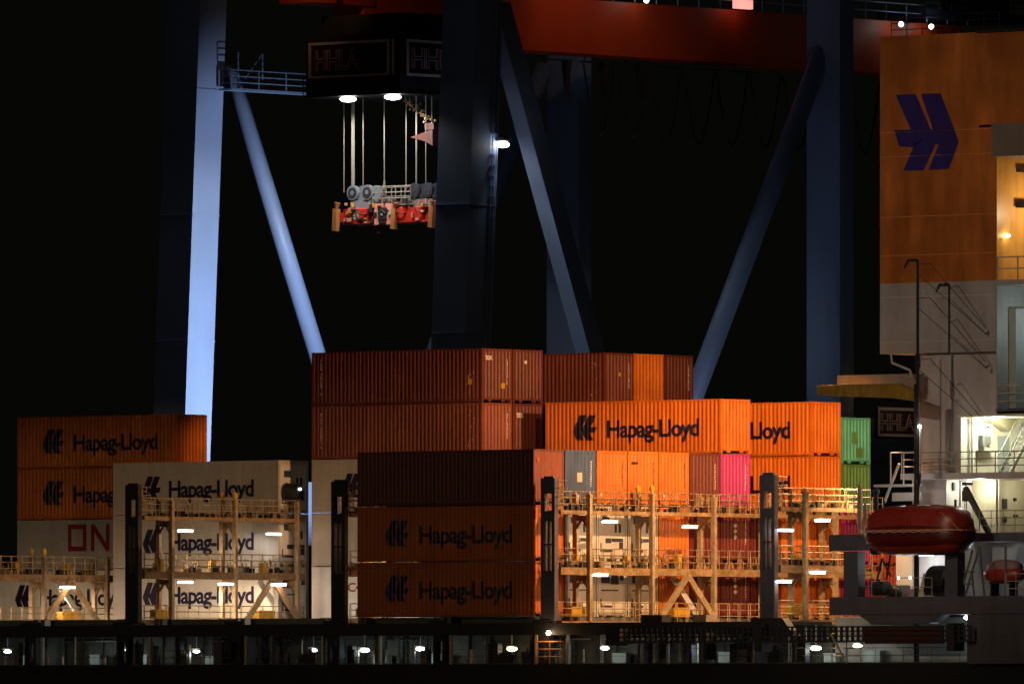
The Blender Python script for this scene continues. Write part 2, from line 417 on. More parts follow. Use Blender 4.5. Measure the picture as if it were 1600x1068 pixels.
container('orange container half hidden at the right with only Lloyd showing, fourth tier', ORANGE, uA, 9, 4, text='hl', logo=True)
container('orange container behind the right lashing post under the one reading Lloyd', ORANGE, uA, 9, 3, text='hl', logo=True)
t = container('light green container end beside the dark blue crane beam', GREEN, uA, 10, 4, H=2.5, z=ZB+2*TIER+2.5)
m = MB(); m.box(LEN+.002, LEN+.007, .85, 1.35, 1.1, 1.7); m.box(LEN+.002, LEN+.007, 1.2, 1.75, .35, .85); m.build('dark_patch', GREEN2, t)
container('olive green container end under the light green one', GREEN2, uA, 10, 3, H=2.5)
# lower two tiers, seen through the lashing bridge
low = [(WHITEC, 'white refrigerated container end beside the near orange stack', 1), (WHITEC, 'white refrigerated container end with dark fan panel', 1), (WHITE, 'cream refrigerated container end left of the orange one', 1),
       (ORANGE, 'orange container end behind the lashing bridge columns', 0), (MAROON, 'maroon container end right of the orange one', 0), (MAROON, 'dark red container end with white diamond marks', 0),
       (MAROON, 'maroon container end left of the dark lashing post', 0), (ORANGE, 'orange container end directly right of the dark lashing post', 0), (ORANGE, 'orange container end, second right of the dark lashing post', 0),
       (MAGENTA, 'magenta red container end beneath the green ones', 0), (REDP, 'red container end farthest right behind the rails', 0), (YEL, 'yellow container end behind the lifeboat davit post', 0)]
for i, (mt, lb, rf) in enumerate(low):
    for tr, nm in ((2, 'upper'), (1, 'lower')):
        t = container(lb+', '+nm+' of the two', mt, uA, i+1, tr, reefer=bool(rf), smooth=bool(rf), group=G1)
        if i == 5:
            d = MB(); z0 = 1.25
            for k in range(3): d.add([(LEN+.006, 1.2, z0+k*.3), (LEN+.006, 1.36, z0+.13+k*.3), (LEN+.006, 1.2, z0+.26+k*.3), (LEN+.006, 1.04, z0+.13+k*.3)], [(0, 1, 2, 3)])
            d.build('diamond_marks', WHITEL, t)
        if i in (4, 5): link('number_marks', cmesh(('n', 9), lambda: endmarks_mesh(9, WHITEL)), t)
# middle bay
t = container('red brown container on top at the left of the high middle stack', BROWN, uB, 5, 5, marks=1, group=G2)
end_text(t, 'tex', .25, .85, 2.25, 2.55); sticker(t, YEL, 1.55, .75, .32, .28); sticker(t, YEL, LEN-1.0, .95, .3, .3, True)
t = container('lighter brown container with vertical white numbers, second from the top', BROWN2, uB, 5, 4, marks=2, group=G2)
t = container('narrow brown end on the top right of the high middle stack', BROWN, uB, 6, 5, group=G2); sticker(t, WHITEL, .95, 2.1, .18, .18)
t = container('narrow brown end with white letters under the top right one', BROWN, uB, 6, 4, group=G2); end_text(t, 'tex', .3, .9, 2.1, 2.42)
container('cream container behind the left lashing post, third tier of the middle bay', WHITE, uB, 5, 3, smooth=True, text='hl', logo=True, group='cream containers under the brown stack')
container('cream container showing one letter, second tier of the middle bay', WHITE, uB, 5, 2, smooth=True, text='hl', group='cream containers under the brown stack')
container('pale container with small red number, lowest of the middle bay', WHITEC, uB, 5, 1, smooth=True, text='c4', group='cream containers under the brown stack')
t = container('dark red brown container with its long side showing behind the lettered orange one', BROWN, uB, 9, 5, marks=3, group='top tier ends behind the long orange container'); sticker(t, YEL, 1.2, 1.6, .15, .2)
container('single orange end between two brown ends on the top tier', ORANGE, uB, 10, 5, group='top tier ends behind the long orange container')
t = container('brown end at the right of the top tier next to the blue crane brace', BROWN, uB, 11, 5, group='top tier ends behind the long orange container'); sticker(t, YEL, 1.2, .3, .25, .12)
link('number_marks', cmesh(('n', 3), lambda: endmarks_mesh(3, WHITEL)), t)
# white stack, third bay
for tr, lb in ((3, 'topmost'), (2, 'middle'), (1, 'lowest')):
    container('cream refrigerated container with navy lettering, %s of the left white stack' % lb, WHITE, uC+.5, 0, tr, smooth=True, text='hl', logo=True, reefer=True, v=11.9, group='white refrigerated stack')
# farthest left stack
container('orange container on top of the far left stack', ORANGE, uD, 8, 4, text='hl', logo=True, group='far left stack')
container('orange container second from the top of the far left stack', ORANGE, uD, 8, 3, text='hl', logo=True, group='far left stack')
container('white container with big dark red letters in the far left stack', WHITE, uD, 8, 2, smooth=True, text='one', group='far left stack')
container('pale pinkish container at the lower left corner behind the rails', WHITE, uD, 7, 1, smooth=True, text='hl', logo=True, group='far left stack')

# ------------------------------------------------------------------ setting
m = MB(); m.box(-4000, 4000, -50, 9000, -.5, 0)
wt = m.build('water', paint('night water', (0.005, 0.008, 0.010), .08, .1)); tag(wt, 'black harbour water at night', kind='structure')
q = MB(); q.box(-600, 600, 52.5, 900, -12.4, -6)
qo = q.build('quay', paint('quay concrete', (0.22, 0.21, 0.19), .8, .3)); qo.location = W(0, 0, 0); qo.rotation_euler = (0, 0, -TH); tag(qo, 'container quay behind the ship', kind='structure')

# ------------------------------------------------------------------ ship
ship = thing('container_ship', 'large dark hulled container ship with orange and white funnel casing', 'ship', 0, 0, 0)
def sp(mb, name, mat, parent=None, **k): return mb.build(name, mat, parent or ship, **k)
ZH = 2.0
h = MB(); h.prism([(-130, ZH), (75, ZH), (95, ZH+3), (80, -13), (-120, -13)], .0, 50); hull = sp(h, 'hull', HULLM)
d = MB(); d.box(-125, 72, .3, 49.5, ZH+.004, ZH+.05); sp(d, 'deck', DECKM)
# passage bulkhead and coaming under the stacks
b = MB(); b.box(-125, 30, 3.2, 3.5, ZH+.05, 3.95)
for k in range(90):
    x = -100+k*1.45
    b.box(x, x+.06, 3.08, 3.2, ZH+.06, 3.9)
bulk = sp(b, 'bulkhead', BULKM)
# hatch platform edge
b = MB(); b.box(-125, 17.0, .02, 3.6, 3.95, 4.12); b.box(-125, 17.0, -.02, .10, 3.5, 4.13); sp(b, 'walkway_slab', HOODM)
for n, ub in enumerate((uA, uB, uC, uD, uD-PIT)):
    b = MB(); b.box(ub-LEN-.2, ub+.2, .9, 46, 4.13, 4.44)
    for xx in (ub-LEN, ub-.5): 
        for r in range(12): b.box(xx, xx+.5, r*ROW+.15, r*ROW+.5, 4.13, 4.46)
    for xx in (ub-LEN, ub-.3, ub-6.5, ub-6.0): b.box(xx, xx+.3, .05, .5, 4.13, 4.46)
    sp(b, 'hatch_cover', DECKM)
# passage posts
for px in (51, 195, 370, 525, 690, 852):
    u = U(px, .3); b = MB(); b.box(u-.42, u-.24, .1, .5, ZH, 3.95); b.box(u+.24, u+.42, .1, .5, ZH, 3.95)
    b.box(u-.24, u+.24, .12, .45, 3.2, 3.94); b.box(u-.24, u+.24, .12, .42, ZH, 2.2); b.box(u-.6, u+.6, .0, .55, 3.96, 4.3)
    sp(b, 'frame_post', HOODM)
for px in (68, 236, 386, 506, 595, 706, 840, 889, 1045):
    u = U(px, .15); b = MB(); b.box(u-.07, u+.07, .02, .16, ZH, 4.0)
    if px in (68, 386, 706):
        b.box(u, u+1.2, .02, .16, 3.82, 3.94); b.bar((u+.06, .09, 3.6), (u+.35, .09, 3.86), .14, .1); b.bar((u+1.2, .09, 3.9), (u+1.38, .09, 3.55), .14, .1)
    if px in (840, 889): b.box(u-.09, u+.09, .0, .18, ZH, 3.3)
    sp(b, 'stanchion', RAILM)
for px in range(10, 940, 22):
    if random.random() < .6:
        r = MB(); u = U(px, 1.2); hh = random.uniform(.35, 1.3); r.tube((u, 1.2, ZH+.05), (u, 1.2, ZH+.05+hh), random.choice((.04, .05, .09)), 6); sp(r, 'pipe', RAILM)
rr = MB(); rr.rail((U(-60, .8), .8, ZH+.03), (U(1500, .8), .8, ZH+.03), h=.75, step=1.8, r=.014, rails=2); sp(rr, 'side_railing', DECKM)
# deck lamps of the passage with cabinets below
for i, (px, py) in enumerate(((12, 1017), (127, 1015), (203, 1015), (307, 1017), (490, 1015), (570, 1015), (657, 1013), (800, 1013), (945, 1012), (1110, 1010), (1275, 1012), (1340, 1008))):
    u = U(px, 1.6); z = Z(py, u, 1.6)
    l = MB(); l.box(u-.28, u+.28, 1.5, 1.72, z+.08, z+.16); l.tube((u, 1.6, z+.14), (u, 1.6, 3.95), .03, 6); lo = sp(l, 'passage_lamp', RAILM)
    g = MB(); g.ball((u, 1.6, z), random.uniform(.17, .29), 5, .4); sp(g, 'lens', LAMPG if i not in (7,) else LAMPW, lo, smooth=True)
    light('passage_light', 'POINT', W(u, 1.25, z-.18), K['deck']*random.uniform(.7, 1.3), COOL if i != 7 else WARM, size=.12)
    if i not in (4, 7):
        c = MB(); w = random.uniform(.5, .9); c.box(u-w*.4, u+w, 2.5, 2.9, ZH+.06, z-.28); c.box(u-w*.4-.03, u+w+.03, 2.46, 2.92, z-.28, z-.24)
        sp(c, 'cabinet', paint('pale cabinet', (.42, .5, .48), .5, .3))
    else:
        c = MB(); c.box(u-.45, u+.5, .9, 1.3, ZH+.06, z-.3); c.box(u-.3, u+.35, .95, 1.25, z-.3, z-.2); sp(c, 'winch_housing', HOODM)
rq = random.Random(11)
for k_ in range(34):
    u = U(rq.uniform(0, 1290), .9); w = rq.uniform(.12, .7); hh = rq.uniform(.5, 1.6)
    c = MB(); c.box(u, u+w, 1.0, 1.35, ZH+.05, ZH+.05+hh)
    if w > .4: c.tube((u+w*.5, 1.15, ZH+hh), (u+w*.5, 1.15, ZH+hh+.25), .08, 6)
    sp(c, rq.choice(('vent_box', 'valve_box', 'bollard')), rq.choice((HOODM, DARKST, HOODM, BULKM)))
for k_ in range(16):
    u = U(rq.uniform(0, 1290), 2.9); c = MB(); c.tube((u, 2.95, ZH), (u, 2.95, 3.9), rq.choice((.05, .1)), 6); c.tube((u, 2.95, 3.3), (u+rq.uniform(1, 3), 2.95, 3.3), .04, 5); sp(c, 'pipe', rq.choice((DECKM, RAILM)))
# warm light and ladder by the near stack
u = U(857, -.15); z = Z(988, u, -.15)
g = MB(); g.ball((u, -.15, z), .13, 6); lp = sp(g, 'bulkhead_lamp', LAMPW, smooth=True); light('passage_light', 'POINT', W(u, -.45, z-.2), 26, SODIUM, size=.1)
b = MB(); b.rail((U(838, -.1), -.1, ZH), (U(880, -.1), -.1, ZH), h=1.15, step=.8, r=.035, rails=3); sp(b, 'ladder', paint('orange ladder', (.6, .3, .12), .5, .2))

# ------------------------------------------------------------------ lashing bridges
def bridge(u0, v1, top=True, caps=(), tubes=(), vs0=2.7, vdiag=(), post=True, vstart=.6, ytop=11.7):
    F2, F1, Bz = 9.95, 7.0, 4.13
    hw = .42
    b = MB()
    floors = ([F2] if top else []) + [F1]
    for F in floors:
        b.box(u0-hw, u0+hw, vstart, v1, F-.04, F)
        for s_ in (-1, 1):
            e = u0+s_*hw; b.box(min(e, e-s_*.1), max(e, e-s_*.1), vstart, v1, F-(.38 if F == F1 else .2), F-.041)
    b.box(u0-hw-.1, u0+hw+.1, vstart, v1, Bz, Bz+.09)
    br = sp(b, 'lashing_bridge', STEELB)
    # columns in fore and aft pairs, every second row
    v = vs0; k = 0; ztop = F2+.95 if top else F1+1.0
    while v < v1:
        for s_ in (-1, 1):
            c = MB(); x = u0+s_*(hw+.05); zt = ztop+(.1 if k % 2 else 0)
            c.box(x-.13, x+.13, v-.10, v+.10, Bz+.1, zt-.2); c.box(x-.16, x+.16, v-.12, v+.12, zt-.25, zt-.12); c.tube((x, v, zt-.2), (x, v, zt), .09, 8)
            sp(c, 'column', STEEL, br)
            if k in caps:
                g = MB(); g.tube((x, v, zt), (x, v, zt+.22), .13, 8, .16); g.tube((x, v, zt+.22), (x, v, zt+.36), .15, 8, .02); sp(g, 'beacon_cap', YEL, br)
        for zc in ([F2-.35] if top else [])+[F1-.5]:
            c = MB()     # arched cross tie at each pair
            c.box(u0-hw-.02, u0+hw+.02, v-.09, v+.09, zc-.18, zc+.1)
            c.bar((u0-hw, v, zc-.6), (u0-.05, v, zc-.1), .12, .1, (0, 1, 0)); c.bar((u0+hw, v, zc-.6), (u0+.05, v, zc-.1), .12, .1, (0, 1, 0))
            sp(c, 'cross_tie', STEELB, br)
        v += 2*ROW; k += 1
    for F in floors+[Bz+.09]:
        r = MB()
        for s_ in (-1, 1):
            r.rail((u0+s_*hw, vstart, F), (u0+s_*hw, v1, F), h=.98, step=.84, r=.020, rails=3, post=.026)
        sp(r, 'railing', STEEL, br)
    # lashing rods and turnbuckles standing in their racks along the rails
    rd = random.Random(int(abs(u0)*10)); k = MB()
    for F in [F1]+([F2] if top else []):
        v = vstart+.3
        while v < v1:
            if rd.random() < .62:
                x = u0+rd.choice((-.3, 0, .3)); k.tube((x, v, F), (x+rd.uniform(-.1, .1), v+rd.uniform(-.15, .15), F+rd.uniform(.3, .95 if F == F2 else .8)), rd.choice((.02, .03, .05)), 5)
            if rd.random() < .2: k.box(u0-.2, u0+.1, v, v+rd.uniform(.15, .4), F, F+rd.uniform(.12, .35))
            v += .17
    o = sp(k, 'lashing_gear', STEELB, br); o['kind'] = 'stuff'
    k = MB()
    for F in [F1]+([F2] if top else []):
        v = vstart+.5
        while v < v1:
            if rd.random() < .45: k.box(u0+.2, u0+.38, v, v+rd.uniform(.1, .35), F, F+rd.uniform(.1, .3))
            v += .42
    o = sp(k, 'turnbuckle', BLACK, br); o['kind'] = 'stuff'
    y = MB()
    for q_ in range(3):
        v = vstart+1.6+q_*4.1
        if v < v1: y.box(u0-.25, u0+.1, v, v+.3, F1, F1+rd.uniform(.5, .8)); y.box(u0-.3, u0+.15, v-.4, v+.9, Bz+.35, Bz+.85) if q_ % 2 == 0 else None
    sp(y, 'gear_bin', YEL, br)
    for vd in vdiag:
        for dv in (-2.35, 2.35):
            c = MB(); c.bar((u0+hw+.12, vd, F1-.35), (u0+hw+.12, vd+dv, Bz+.1), .34, .12, (1, 0, 0)); sp(c, 'brace', STEEL, br)
            if dv > 0:
                c = MB(); c.bar((u0-hw-.12, vd, F1-.35), (u0-hw-.12, vd+dv, Bz+.1), .34, .12, (1, 0, 0)); sp(c, 'brace', WHITEC, br)
    for (px, py, warm, pw) in tubes:
        vt = V(px, u0+hw+.1); zt = Z(py, u0+hw+.1, vt); x = u0+hw+.22
        g = MB(); g.bar((x, vt-.62, zt+.09), (x, vt+.62, zt+.09), .2, .06); g.tube((x-.2, vt, zt+.12), (x, vt, zt+.12), .03, 6); tb = sp(g, 'tube_lamp', WHITEC, br)
        g = MB(); g.tube((x, vt-.56, zt), (x, vt+.56, zt), .062, 8); sp(g, 'tube', TUBEG, tb, smooth=False)
        light('tube_light', 'SPOT', W(u0-1.2, vt-.3, zt-.1), K['tube']*(pw or (1+2*warm)), (1, .74, .52) if warm else (.93, .97, 1), W(u0-2.2, vt+1.2, zt-4), .3, 158, .5)
        light('tube_light', 'POINT', W(u0+.9, vt, zt-.3), K['tube']*.35, SODIUM, size=.3)
    if post:
        x0, x1 = u0-.48, u0+.48
        p = MB(); y0, y1 = 0.02, .34
        p.box(x0, x1, y0, y1, Bz+.1, F1-.2); p.box(x0, x0+.22, y0, y1, F1-.2, ytop-.9); p.box(x1-.22, x1, y0, y1, F1-.2, ytop-.9)
        p.box(x0+.22, x1-.22, y0+.01, y1-.01, F2-.55, F2-.05); p.box(x0+.22, x1-.22, y0+.01, y1-.01, F1+1.15, F1+1.22)
        p.box(x0, x1, y0, y1, ytop-.9, ytop-.1); p.box(x0+.15, x1-.15, y0+.05, y1-.05, ytop-.1, ytop)
        p.box(u0-.05, u0+.03, y0+.02, y1-.02, F1-.2, F2-.55)
        sp(p, 'end_post', DARKST if u0 > -5 else HOODM, br, bevel=.03)
        l = MB(); xl = x1+.22     # hooped ladder beside the post
        for yy in (.1, .45): l.tube((xl, yy, F2), (xl, yy, ytop-.2), .025, 5)
        for i_ in range(7): l.tube((xl, .1, F2+.1+i_*.24), (xl, .45, F2+.1+i_*.24), .018, 4)
        for i_ in range(4):
            zz = F2+.25+i_*.42; pts = [(xl+.38*math.sin(a), .28-.3*math.cos(a), zz) for a in [PI*j/6 for j in range(7)]]; l.path(pts, .018, 4)
        sp(l, 'hooped_ladder', STEEL, br)
    return br
uP = [U(859, .2), U(531, .2), U(209, .2), U(1202, .2)]
bridge(uP[0], 27, caps=(1,), tubes=((1075, 823, 1, 1), (950, 815, 0, 7), (935, 898, 0, 6)), vs0=V(910, uP[0]), vdiag=(V(1062, uP[0]),))
bridge(uP[1], 16, caps=(), vs0=3.2, tubes=((590, 832, 1, 20), (640, 832, 1, 8), (600, 915, 0, 22)))
bridge(uP[2], V(468, uP[2]), caps=(1,), tubes=((287, 829, 1, 20), (425, 834, 0, 1.4), (287, 909, 1, 36), (433, 913, 1, 2.5), (350, 912, 1, 11)), vs0=V(258, uP[2]), vdiag=(V(415, uP[2]),))
bridge(uP[2]-PIT, V(173, uP[2]-PIT), top=False, caps=(1,), tubes=((103, 917, 1, 24), (-30, 912, 1, 26)), vs0=V(-40, uP[2]-PIT), vdiag=(V(100, uP[2]-PIT),), post=False)
bridge(uP[3], V(1330, uP[3]), caps=(1,), tubes=((1225, 828, 1, 1), (1282, 813, 1, 1), (1275, 894, 1, 1.5), (1222, 908, 1, 1.5)), vs0=V(1247, uP[3]))

# search lamp on the white stack end
uu = uP[2]+.2; vv = V(458, uu)
s_ = MB(); s_.tube((uu, vv, 9.9), (uu, vv, 11.2), .05, 6); s_.tube((uu-.3, vv-.2, 11.4), (uu+.35, vv+.1, 11.4), .5, 14, .42); sp(s_, 'searchlight', BLACK)
g = MB(); g.ball((uu+.42, vv+.1, 11.55), .07, 5); sp(g, 'searchlight_glint', LAMPG)

# ------------------------------------------------------------------ funnel casing and deckhouse
VF = 4.0
a0, a1 = U(1375, VF), U(1556, VF); zt = Z(58, a0, VF); zm = Z(443, a0, VF); zb = Z(553, a0, VF)
b = MB(); b.box(a0, a1, VF, 14, zm, zt); cas = sp(b, 'funnel_casing', paint('funnel orange', (0.78, 0.22, 0.03), .55, .5, .35))
b = MB(); b.box(a0, a1, VF, 14, zb, zm-.004); low_ = sp(b, 'casing_base', GREYC)
def onf(x, z):
    px, py = 1397+x*101.4, 266.7-z*120.7; uu = U(px, VF); return (uu, VF-.012, Z(py, uu, VF))
bm = emblem_bm(onf)
me = bpy.data.meshes.new('emblem'); bm.to_mesh(me); bm.free(); me.materials.append(paint('emblem blue', (0.045, 0.025, 0.24), .5, .1)); link('emblem', me, cas)
w = MB()
for py in (208, 246, 340, 400): w.box(a0, a1, VF-.012, VF, Z(py, a0, VF)-.02, Z(py, a0, VF)+.02)
sp(w, 'weld_seam', paint('weld orange', (0.85, 0.36, 0.12), .35, .2), cas)
w = MB()
for py in (465, 535): w.box(a0, a1, VF-.012, VF, Z(py, a0, VF)-.02, Z(py, a0, VF)+.02)
for px in (1450, 1480): uu = U(px, VF); w.box(uu-.012, uu+.012, VF-.010, VF, zb, zm)
sp(w, 'weld_seam', WHITEC, low_)
# taller block to the right and grey box under it
c0 = U(1525, VF-.3); zz = Z(196, c0, VF)
b = MB(); b.box(c0, c0+9, VF-.25, 13, zz, Z(52, c0, VF)); b.box(c0, c0+9, VF-.3, VF-.25, zz, zz+.1); sp(b, 'exhaust_block', MATS['funnel orange'])
b = MB(); b.box(c0, c0+9, VF-.35, 13, Z(52, c0, VF)+.004, Z(52, c0, VF)+.1); b.tube((c0+2, 7, zt), (c0+2, 7, zt+2), .5, 10); b.rail((a0+.5, VF+.3, zt), (a1, VF+.3, zt), h=1, step=1); sp(b, 'funnel_top', HOODM)
g0 = U(1549, VF-1.2); b = MB(); b.box(g0, g0+8, VF-1.2, 9, Z(246, g0, VF), zz-.01); sp(b, 'overhang_box', paint('brown grey paint', (.34, .25, .22), .6, .2))
# lit orange recess
k0 = U(1558, 8.0)
b = MB(); b.box(a1+.004, a1+.05, VF+.02, 14, zm, zz-.02); sp(b, 'recess_wall', paint('yellow orange paint', (.75, .38, .08), .45, .35))
b = MB(); b.box(a1+.004, a1+9, VF-.1, 14, zm-.25, zm); dk = sp(b, 'upper_deck', GREYC)
r = MB(); r.rail((a1+.1, VF, zm), (a1+8, VF, zm), h=1.15, step=1.35, r=.035, rails=2); sp(r, 'railing', RAILM, dk)
b = MB(); b.box(a1+.05, a1+.6, 5.6, 7, zm+3.7, zm+4.0); b.box(a1+.05, a1+.3, 5.6, 7.2, zm+5.5, zm+5.65); sp(b, 'pipe_bracket', HOODM)
uu = a1+.25; vv = V(1574, uu); zl = Z(368, uu, vv); g = MB(); g.ball((uu, vv, zl), .15, 6, .7); g.tube((uu, vv, zl), (a1, vv, zl+.1), .03, 5); sp(g, 'wall_lamp', LAMPW)
light('recess_light', 'POINT', W(uu+1.8, vv+1.6, zl+1.2), 290, (1, .8, .5), size=.2)
# grey side wall under the recess
zr = Z(650, a0, VF)
b = MB(); b.box(a1+.004, a1+.05, VF+.02, 12, zr, zm-.26); b.box(a1+.05, a1+.5, VF+1.0, 12, zr+.3, zm-1.4); sp(b, 'side_wall', paint('pale green grey', (.50, .54, .49), .5, .2))
b = MB(); b.box(a1+.06, a1+8, 3.9, 9, Z(640, a1, 5)-.1, Z(640, a1, 5)); dk = sp(b, 'balcony', DARKST)
r = MB(); r.rail((a1+.1, 3.95, Z(640, a1, 5)), (a1+7, 3.95, Z(640, a1, 5)), h=1.2, step=1.0, r=.03, rails=3); sp(r, 'railing', RAILM, dk)
light('balcony_light', 'POINT', W(a1+3.0, 5.5, Z(500, a1, 4.5)), 110, COOL, size=.2)
# lower casing trunk and lit stair room
t0, t1 = U(1436, VF+.3), U(1500, VF+.3)
b = MB(); b.box(t0, a1-.01, VF+.3, 12, zr, zb-.004); b.box(t0, t1, VF+.3, 12, Z(748, t0, VF)+.004, zr-.004); b.box(U(1425, VF+.3), U(1477, VF+.3), VF+.31, 12, ZH, Z(748, t0, VF)); trunk = sp(b, 'casing_trunk', GREYC)
b = MB(); uu = U(1481, VF+.2); b.box(uu-.12, uu+.1, VF+.14, VF+.3, Z(735, uu, VF), Z(640, uu, VF)); b.box(uu-.6, uu-.5, VF+.2, VF+.3, Z(740, uu, VF), Z(560, uu, VF)); sp(b, 'vent_pipe', GREYC, trunk)
zf = Z(740, t0, VF)
b = MB(); b.box(t1-2.9, t1+9, VF-.9, 9, zf-.3, zf); dk = sp(b, 'stair_deck', GREYC)
r = MB(); r.rail((t1-2.9, VF-.8, zf), (t1+8, VF-.8, zf), h=1.05, step=1.25, r=.03, rails=3); sp(r, 'railing', RAILM, dk)
CREAM = paint('cream white wall', (.78, .78, .62), .45, .12)
b = MB(); b.box(t1+.004, t1+.05, VF+.32, 14, zf+.004, zr-.13); b.box(t1+.004, t1+9, VF+.02, 14, zr-.12, zr-.004); b.box(t1+.05, t1+9, 11, 11.1, zf, zr-.13); room = sp(b, 'stair_room_wall', CREAM)
x_ = t1+.05
b = MB(); b.box(x_, x_+.3, 5.7, 6.1, zf+1.4, zf+1.95); b.box(x_, x_+.45, 5.5, 6.6, zf+1.1, zf+1.18); b.box(x_, x_+.2, 6.2, 6.5, zf+1.5, zf+1.9)
for vv in (4.9, 5.15): b.tube((x_+.06, vv, zf), (x_+.06, vv, zr-.15), .035, 5)
sp(b, 'wall_fitting', BULKM, room)
b = MB(); b.box(x_, x_+.04, 7.3, 8.2, zf+.02, zf+1.95); sp(b, 'door', paint('grey green door', (.38, .45, .42), .5, .2), room)
b = MB(); b.add([(x_, 6.0, zr-.13), (x_, 8.6, zr-.13), (x_, 7.6, zr-.8), (x_+.6, 6.0, zr-.13), (x_+.6, 8.6, zr-.13), (x_+.6, 7.6, zr-.8)], [(0, 1, 2), (3, 5, 4), (0, 3, 4, 1), (1, 4, 5, 2), (2, 5, 3, 0)]); sp(b, 'gusset', paint('olive bracket', (.45, .42, .25), .5, .2), room)
s_ = MB(); xs_ = t1+1.2; v0_ = V(1562, xs_); v1_ = V(1612, xs_); p0 = Vector((xs_, v0_, zf)); p1 = Vector((xs_, v1_, zf+(v1_-v0_)*1.25))
for dx in (0, .7): s_.bar(p0+Vector((dx, 0, 0)), p1+Vector((dx, 0, 0)), .05, .2); s_.bar(p0+Vector((dx, 0, 1.0)), p1+Vector((dx, 0, 1.0)), .05, .05)
for i in range(13):
    c = p0.lerp(p1, (i+.5)/13); s_.box(c.x, c.x+.7, c.y-.12, c.y+.14, c.z-.02, c.z+.02)
for i in range(4):
    c = p0.lerp(p1, (i+.5)/4); s_.tube(c, c+Vector((0, 0, 1)), .02, 5)
sp(s_, 'stair', paint('stair steel', (.30, .34, .30), .5, .3))
vv = V(1538, t1+.5); g = MB(); zc_ = Z(665, t1, vv); g.box(t1+.4, t1+.6, vv-.5, vv+.5, zc_, zc_+.08); sp(g, 'ceiling_lamp', TUBEG, room)
light('stair_room_light', 'POINT', W(t1+1.3, vv, zc_-.1), 330, (1, 1, .80), size=.25); light('stair_room_light', 'POINT', W(t1+2.0, 8.0, zr-.8), 110, (1, 1, .80), size=.25)
# storey below
ze = Z(834, t0, VF)
t2 = U(1477, VF+.3)
b = MB(); b.box(t2+.004, t2+.05, VF+.32, 14, ze+.004, zf-.31); lw = sp(b, 'lower_house_wall', WHITEC)
vn = V(1562, t2+1.6)
b = MB(); b.box(t2+.06, t2+1.6, vn-.3, 14, ze+.004, zf-.31); b.tube((t2+1.7, vn-.15, ze), (t2+1.7, vn-.15, zf-.32), .08, 8); w2 = sp(b, 'lower_side_wall', paint('yellowed wall', (.55, .52, .36), .5, .25))
b = MB(); x_ = t2+1.6; b.box(x_, x_+.06, vn+.2, vn+.55, ze+1.3, ze+1.8); b.box(x_, x_+.08, vn+1.1, vn+1.3, ze+1.7, ze+1.85); b.box(x_, x_+.08, vn+1.1, vn+1.4, ze+.9, ze+1.0); b.box(x_, x_+.08, vn+.2, vn+.5, ze+.6, ze+.9); sp(b, 'vent_grille', HOODM, w2)
b = MB(); x_ = t2+.05; b.box(x_, x_+.1, 4.8, 4.95, ze+2.2, ze+2.6); vv = V(1543, x_); b.box(x_, x_+.2, vv-.2, vv+.2, ze+.2, ze+1.7)
for vv in (5.4, 5.9, 6.6): b.tube((x_+.05, vv, ze), (x_+.05, vv, zf-.35), .03, 5)
sp(b, 'wall_locker', BULKM, lw)
for vv, kk in ((5.6, 60), (7.6, 70)):
    light('house_light', 'POINT', W(t2+1.2, vv, zf-.7), kk*2.2, (1, .97, .8), size=.2)
    g = MB(); g.ball((t2+.5, vv, zf-.45), .12, 5); sp(g, 'deck_lamp', LAMPG, smooth=True)
light('house_light', 'POINT', W(t2+3.2, vn+1, zf-.7), 80, (1, .93, .7), size=.2)
b = MB(); b.box(U(1305, .2), U(1366, .2), -.3, .4, Z(860, 20, 0), Z(835, 20, 0)); b.box(U(1480, 2), U(1680, 2), 2, 7.3, ze-.45, ze); bd = sp(b, 'boat_deck_beam', DARKST)
r = MB(); r.rail((U(1530, 2.1), 2.1, ze), (U(1680, 2.1), 2.1, ze), h=1.1, step=.8, r=.025, rails=3); sp(r, 'railing', RAILM, bd)
# main boat platform girder and hull block
zg0, zg1 = Z(960, 22, 0), Z(932, 22, 0)
b = MB(); b.box(U(1305, 0), U(1720, 0), -.5, 6, zg0, zg1); b.box(U(1368, 0), U(1462, 0), -.48, .3, Z(975, 22, 0), zg0-.004)
b.prism([(U(1350, 0), zg0-.004), (U(1368, 0)-.004, zg0-.004), (U(1368, 0)-.004, Z(973, 22, 0))], -.47, .3)
b.prism([(U(1462, 0)+.004, Z(973, 22, 0)), (U(1462, 0)+.004, zg0-.004), (U(1480, 0), zg0-.004)], -.47, .3)
b.box(U(1520, 0), U(1800, 0), -.5, 4, Z(1034, 28, 0)-.1, zg0-.004); sp(b, 'boat_platform', paint('platform dark grey', (.13, .12, .155), .5, .25), bevel=.04)
b = MB(); b.box(U(1324, 0), U(1346, 0), -.3, .3, zg1, Z(861, 20, 0)); sp(b, 'davit_pillar', DARKST)
b = MB(); b.box(U(1480, 0), U(1500, 0), -.2, .4, zg1, Z(852, 28, 0)); sp(b, 'davit_pillar', DARKST)
b = MB(); b.box(U(1358, -.6), U(1476, -.6), -1.0, -.6, Z(1005, 24, 0), Z(979, 24, 0)); sp(b, 'fender_beam', paint('dark rust red', (.07, .012, .008), .6, .3), bevel=.04)
b = MB(); b.box(U(1400, 8), U(1700, 8), 8, 8.3, zg1, ze-.45); sp(b, 'boat_station_wall', paint('pale blue grey wall', (.50, .56, .60), .5, .2))
b = MB(); b.box(U(1305, 3), U(1520, 3), 3.0, 3.2, ZH, zg0-.1); sp(b, 'passage_wall', paint('pale grey wall', (.40, .42, .40), .5, .3))
